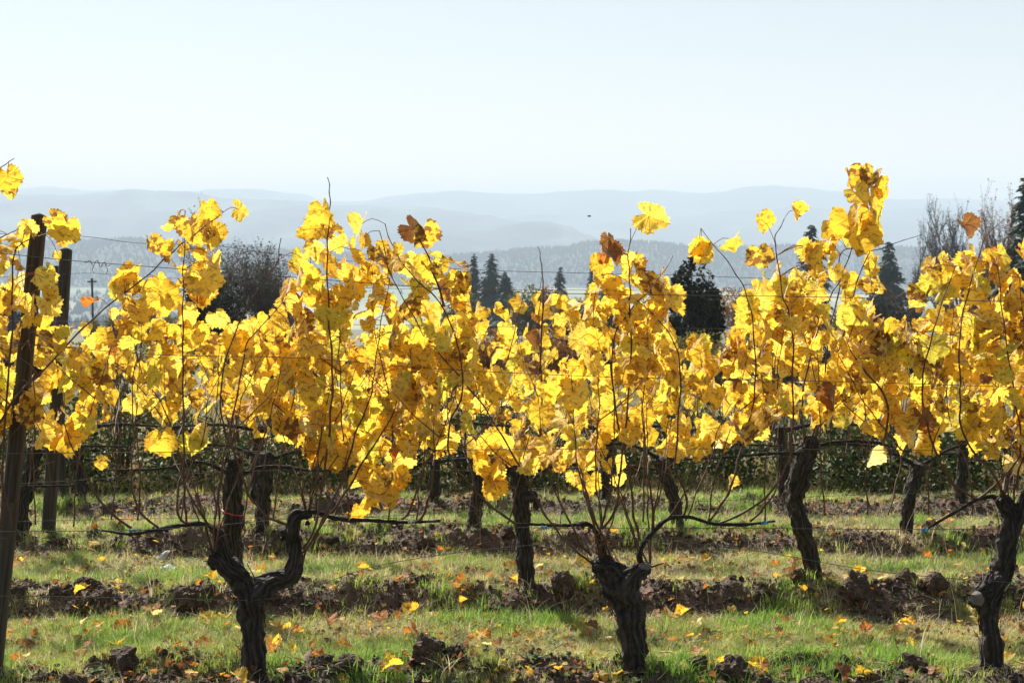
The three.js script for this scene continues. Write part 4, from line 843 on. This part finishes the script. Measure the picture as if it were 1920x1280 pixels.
conifer('small lone conifer right of the bare twig in the middle', 1050, 500, 380, 16, 4);
conifer('tiny conifer left of the brown leaf on the central vine', 1110, 494, 420, 11, 5);
conifer('tiny second conifer beside the brown leaf on the central vine', 1134, 488, 410, 12, 6);
conifer('dark bushy conifer beside the highest yellow shoots', 1521, 417, 240, 30, 7, 0, 0.05);
conifer('greyer conifer right of the highest yellow shoots', 1666, 452, 260, 31, 8, 1, 0.1);
conifer('dark conifer cut by the right edge of the picture', 1920, 322, 130, 34, 9, 1, 0.2);
conifer('low dark conifer at the left edge behind the posts', 14, 556, 200, 26, 10);
conifer('distant conifer right of the low left edge conifer', 52, 566, 240, 20, 12);
function bare(name, label, px, topY, Z, half, seed, { leafy = null, density = 1, stems = 1, mat = M.twig, up = 0.75, leafN = 0, leafSize = 0.05, h0 = 0.15, thick = 1 } = {}) {
  const R = rng(seed), base = onSlope(px, Z), h = at(px, topY, Z).y - base.y, w = half * Z / FPX;
  const root = thing(name, label, name === 'leafless_shrub' ? 'shrub' : 'tree', base);
  const tr = new MB(), tw = new MB(), ends = [];
  const grow = (p, d, L, r, lvl) => {
    const q = p.clone().addScaledVector(d, L), lim = w * (0.35 + 0.75 * Math.sin(clamp(q.y / h) * Math.PI * 0.85 + 0.25));
    const rr = Math.hypot(q.x, q.z), lm2 = lim * (0.75 + 0.5 * R()); if (rr > lm2 || q.y > h * (0.9 + 0.1 * R())) q.lerp(p, 0.7);
    tube(lvl < 2 ? tr : tw, [p, p.clone().lerp(q, 0.5).add(V((R() - 0.5) * L * 0.12, 0, (R() - 0.5) * L * 0.12)), q], (t) => r * (1 - 0.4 * t), { seg: 4, rad: lvl < 2 ? 6 : 3, cap: false });
    if (lvl > 2) ends.push(q, p.clone().lerp(q, 0.6));
    if (lvl >= 5) return;
    const n = lvl < 1 ? 6 : 3 + (R() < density - 1 ? 1 : 0);
    for (let k = 0; k < n; k++) {
      const a = R() * 6.28, s = 0.35 + 0.5 * R(), nd = d.clone().multiplyScalar(up).add(V(Math.cos(a) * s, 0.25 * up, Math.sin(a) * s)).normalize();
      grow(p.clone().lerp(q, lvl < 1 ? 0.35 + 0.65 * k / n : 0.3 + 0.7 * R()), nd, L * (0.55 + 0.25 * R()), r * 0.55, lvl + 1);
    }
  };
  for (let s = 0; s < stems; s++) { const a = s * 2.4 + R(), o = stems > 1 ? 0.45 : 0.05; grow(V(stems > 1 ? Math.cos(a) * w * 0.4 : 0, -0.3, stems > 1 ? Math.sin(a) * w * 0.4 : 0), V(Math.cos(a) * o, 1, Math.sin(a) * o).normalize(), h * (0.42 + 0.12 * R()), h * 0.013 * thick, 0); }
  let my = 0.01; const rs = []; for (const p of ends) { my = Math.max(my, p.y); rs.push(Math.hypot(p.x, p.z)); }
  rs.sort((a, b) => a - b); const fy = h / my, fx = w / Math.max(0.05, rs[Math.floor(rs.length * 0.97)]);
  for (const b of [tr, tw]) for (let k = 0; k < b.p.length; k += 3) { b.p[k] *= fx; b.p[k + 1] *= fy; b.p[k + 2] *= fx; }
  for (const p of new Set(ends)) p.set(p.x * fx, p.y * fy, p.z * fx);
  part('trunk', tr.geo(), mat, root);
  stuff(new THREE.Mesh(tw.geo(), mat), 'twigs', null, null, root);
  if (leafN) { const mb = new MB(); leafCloud(mb, R, leafN, () => { const e = ends[Math.floor(R() * ends.length)]; return V(e.x + (R() - 0.5) * w * 0.15, e.y + (R() - 0.5) * w * 0.15, e.z + (R() - 0.5) * w * 0.15); }, leafSize); stuff(new THREE.Mesh(mb.geo(), leafy), 'foliage', null, null, root); }
}
const lm = (r, g, b, t = 0.3) => new THREE.MeshPhysicalMaterial({ color: rgb(r, g, b), roughness: 0.9, transmission: t, thickness: 0, specularIntensity: 0.3, side: THREE.DoubleSide });
const leafGrey = lm(0.13, 0.115, 0.09), leafOlive = lm(0.17, 0.16, 0.045), leafRust = lm(0.3, 0.15, 0.05), leafDark = lm(0.028, 0.036, 0.02, 0.1), leafMustard = lm(0.36, 0.27, 0.05), leafBlue = lm(0.1, 0.11, 0.1);
bare('leafless_shrub', 'wide grey leafless thicket behind the forked vine', 458, 438, 62, 105, 21, { stems: 9, density: 1.5, leafN: 9000, leafy: leafGrey, leafSize: 0.06 });
bare('leafless_shrub', 'dark lower thicket beside the grey leafless thicket', 405, 495, 58, 60, 27, { stems: 5, density: 1.4, leafN: 6000, leafy: leafDark, leafSize: 0.07 });
bare('bare_tree', 'tall thin bare tree standing above the grey thicket', 372, 362, 75, 34, 22, { leafN: 700, leafy: leafGrey, leafSize: 0.06, thick: 0.6 });
bare('dark_tree', 'dark dense tree right of the central vine', 1302, 466, 55, 58, 23, { stems: 6, density: 1.5, leafN: 9000, leafy: leafDark, leafSize: 0.1, up: 1.1 });
bare('bare_tree', 'hazy bare poplar left of the right edge trees', 1746, 362, 190, 40, 24, { up: 0.95, density: 1.6, stems: 2, thick: 2, leafN: 6000, leafy: leafBlue, leafSize: 0.1 });
bare('bare_tree', 'hazy bare poplar beside the right hand vine leaves', 1792, 360, 195, 40, 25, { up: 0.95, density: 1.6, stems: 2, thick: 2, leafN: 6000, leafy: leafBlue, leafSize: 0.1 });
bare('autumn_tree', 'rust coloured thin tree near the right edge', 1866, 336, 140, 46, 26, { up: 0.95, density: 1.6, stems: 2, thick: 1.8, leafN: 9000, leafy: leafRust, leafSize: 0.09 });
const shrubs = [[255, 548, 110, 34, leafMustard, 'mustard yellow shrub seen through the left leaf gap'], [200, 585, 120, 40, leafOlive, 'olive shrub left of the mustard shrub'], [330, 590, 95, 50, leafOlive, 'olive shrub in front of the grey thicket'], [985, 532, 150, 40, leafOlive, 'olive shrub below the tall middle conifer'], [1075, 540, 160, 46, leafMustard, 'yellowish shrub under the small lone conifer'], [1135, 532, 140, 36, leafOlive, 'olive shrub left of the central vine top'], [1030, 535, 210, 34, leafRust, 'russet shrub behind the yellowish shrub'], [1380, 535, 150, 44, leafRust, 'russet shrub right of the dark dense tree'], [1655, 540, 120, 42, leafDark, 'dark hedge bush below the greyer conifer'], [1690, 560, 110, 34, leafDark, 'second dark hedge bush below the greyer conifer'], [1600, 560, 120, 40, leafOlive, 'olive bush behind the leaning vine'], [90, 590, 150, 40, leafDark, 'dark bush between the two left posts'], [1870, 420, 150, 44, leafRust, 'rusty brown bush below the right edge trees'], [870, 545, 170, 40, leafOlive, 'olive bush left of the slim conifer']];
shrubs.forEach(([px, y, Z, half, mat, label], k) => bare('shrub', label, px, y, Z, half, 300 + k, { stems: 4, density: 1.2, leafN: 3600, leafy: mat, leafSize: 0.1 * Z / 110 }));
[[-20, 604, 'far left behind the posts'], [250, 622, 'behind the left vine arm'], [520, 640, 'behind the forked vine'], [760, 616, 'left of the central gap'], [960, 604, 'below the middle conifers'], [1140, 610, 'behind the stout vine'], [1390, 615, 'right of the dark dense tree'], [1650, 628, 'behind the leaning vine'], [1890, 610, 'far right behind the curving vine']].forEach(([px, y, where], k) => bare('shrub', 'low thicket edging the vineyard, ' + where, px, y, 34 + 3 * (k % 3), 135, 700 + k, { stems: 7, density: 1.2, leafN: 5200, leafy: [leafDark, leafOlive, leafDark, leafOlive, leafRust][k % 5], leafSize: 0.06, thick: 0.8 }));
{ // a pole far out on the slope
  const Z = 160, base = onSlope(172, Z), top = at(172, 522, Z).y, h = top - base.y, root = thing('utility_pole', 'small distant utility pole right of the shorter post', 'pole', base);
  const a = new MB(); tube(a, [V(0, -0.3, 0), V(0, h, 0)], () => 0.13, { seg: 3, rad: 8 }); part('shaft', a.geo(), M.post, root);
  const b = new MB(); tube(b, [V(-0.5, h - 0.35, 0), V(0.5, h - 0.35, 0)], () => 0.09, { seg: 2, rad: 6 }); part('crossarm', b.geo(), M.post, root);
}
{ // a bird over the valley
  const c = at(1105, 405, 70), g = new THREE.SphereGeometry(0.05, 12, 8); g.scale(1.9, 0.8, 0.8);
  const root = thing('bird', 'tiny dark bird flying over the valley', 'bird', c);
  part('body', g, M.bird, root);
  for (const s of [-1, 1]) { const mb = new MB(), p = [mb.v(-0.05, 0.01, 0), mb.v(0.05, 0.01, 0), mb.v(0.02, 0.05, s * 0.1), mb.v(-0.06, 0.03, s * 0.18), mb.v(0, -0.005, s * 0.05)]; mb.t(p[0], p[1], p[2]); mb.t(p[0], p[2], p[3]); mb.t(p[0], p[4], p[1]); part('wing', mb.geo(), M.bird, root); }
}
// far woods on the valley floor and the hills
{
  const R = rng(2020), list = [], cols = [], m = new THREE.Matrix4(), q = new THREE.Quaternion();
  const add = (x, y, z, s, c) => { list.push(m.compose(V(x, y, z), q, V(s * 0.42, s * (0.8 + 0.5 * R()), s * 0.42)).clone()); cols.push(c); };
  for (let k = 0; k < 14000; k++) {
    const Z = 1300 + 5200 * Math.pow(R(), 1.3), x = (R() - 0.5) * 0.85 * Z, w = fbm(x / 900, Z / 1300, 4.4);
    if (w < 0.04 && !(Math.abs((Z / 420 + 0.6 * N3(x / 500, Z / 500, 8)) % 1 - 0.5) < 0.03 && R() < 0.5)) continue;
    add(x, groundAt(x, Z) - 1, -Z, 6 + 7 * R(), R() < 0.8 ? rgb(0.016, 0.034, 0.03) : rgb(0.035, 0.04, 0.025));
  }
  for (const { D, H, woodK } of hillTops) if (D < 5000) for (let k = 0; k < 26000; k++) {
    const px = lerp(-100, 2020, R()), v = R() * 1.05, p = H(px, v);
    if (fbm(p[0] / (D * 0.06), p[2] / (D * 0.1), D * 0.01) + woodK < 0.02 || p[1] < VALLEY + 4 || (v < 0.8 && R() < 0.35)) continue;
    add(p[0], p[1] - 2, p[2], 6 + 8 * R(), R() < 0.8 ? rgb(0.016, 0.034, 0.03) : rgb(0.03, 0.038, 0.028));
  }
  const g = new THREE.ConeGeometry(1, 1, 6, 3); g.translate(0, 0.5, 0);
  const p = g.attributes.position; for (let k = 0; k < p.count; k++) { const s = 1 + 0.35 * N3(p.getX(k) * 3, p.getY(k) * 5, p.getZ(k) * 3); p.setX(k, p.getX(k) * s); p.setZ(k, p.getZ(k) * s); }
  const im = new THREE.InstancedMesh(g, new THREE.MeshStandardMaterial({ roughness: 1 }), list.length);
  list.forEach((mm, k) => { im.setMatrixAt(k, mm); im.setColorAt(k, cols[k]); });
  stuff(im, 'woodland', 'far blue woods on the valley floor and low hills', 'woods');
  console.log('woods', list.length);
}
renderer.render(scene, camera);
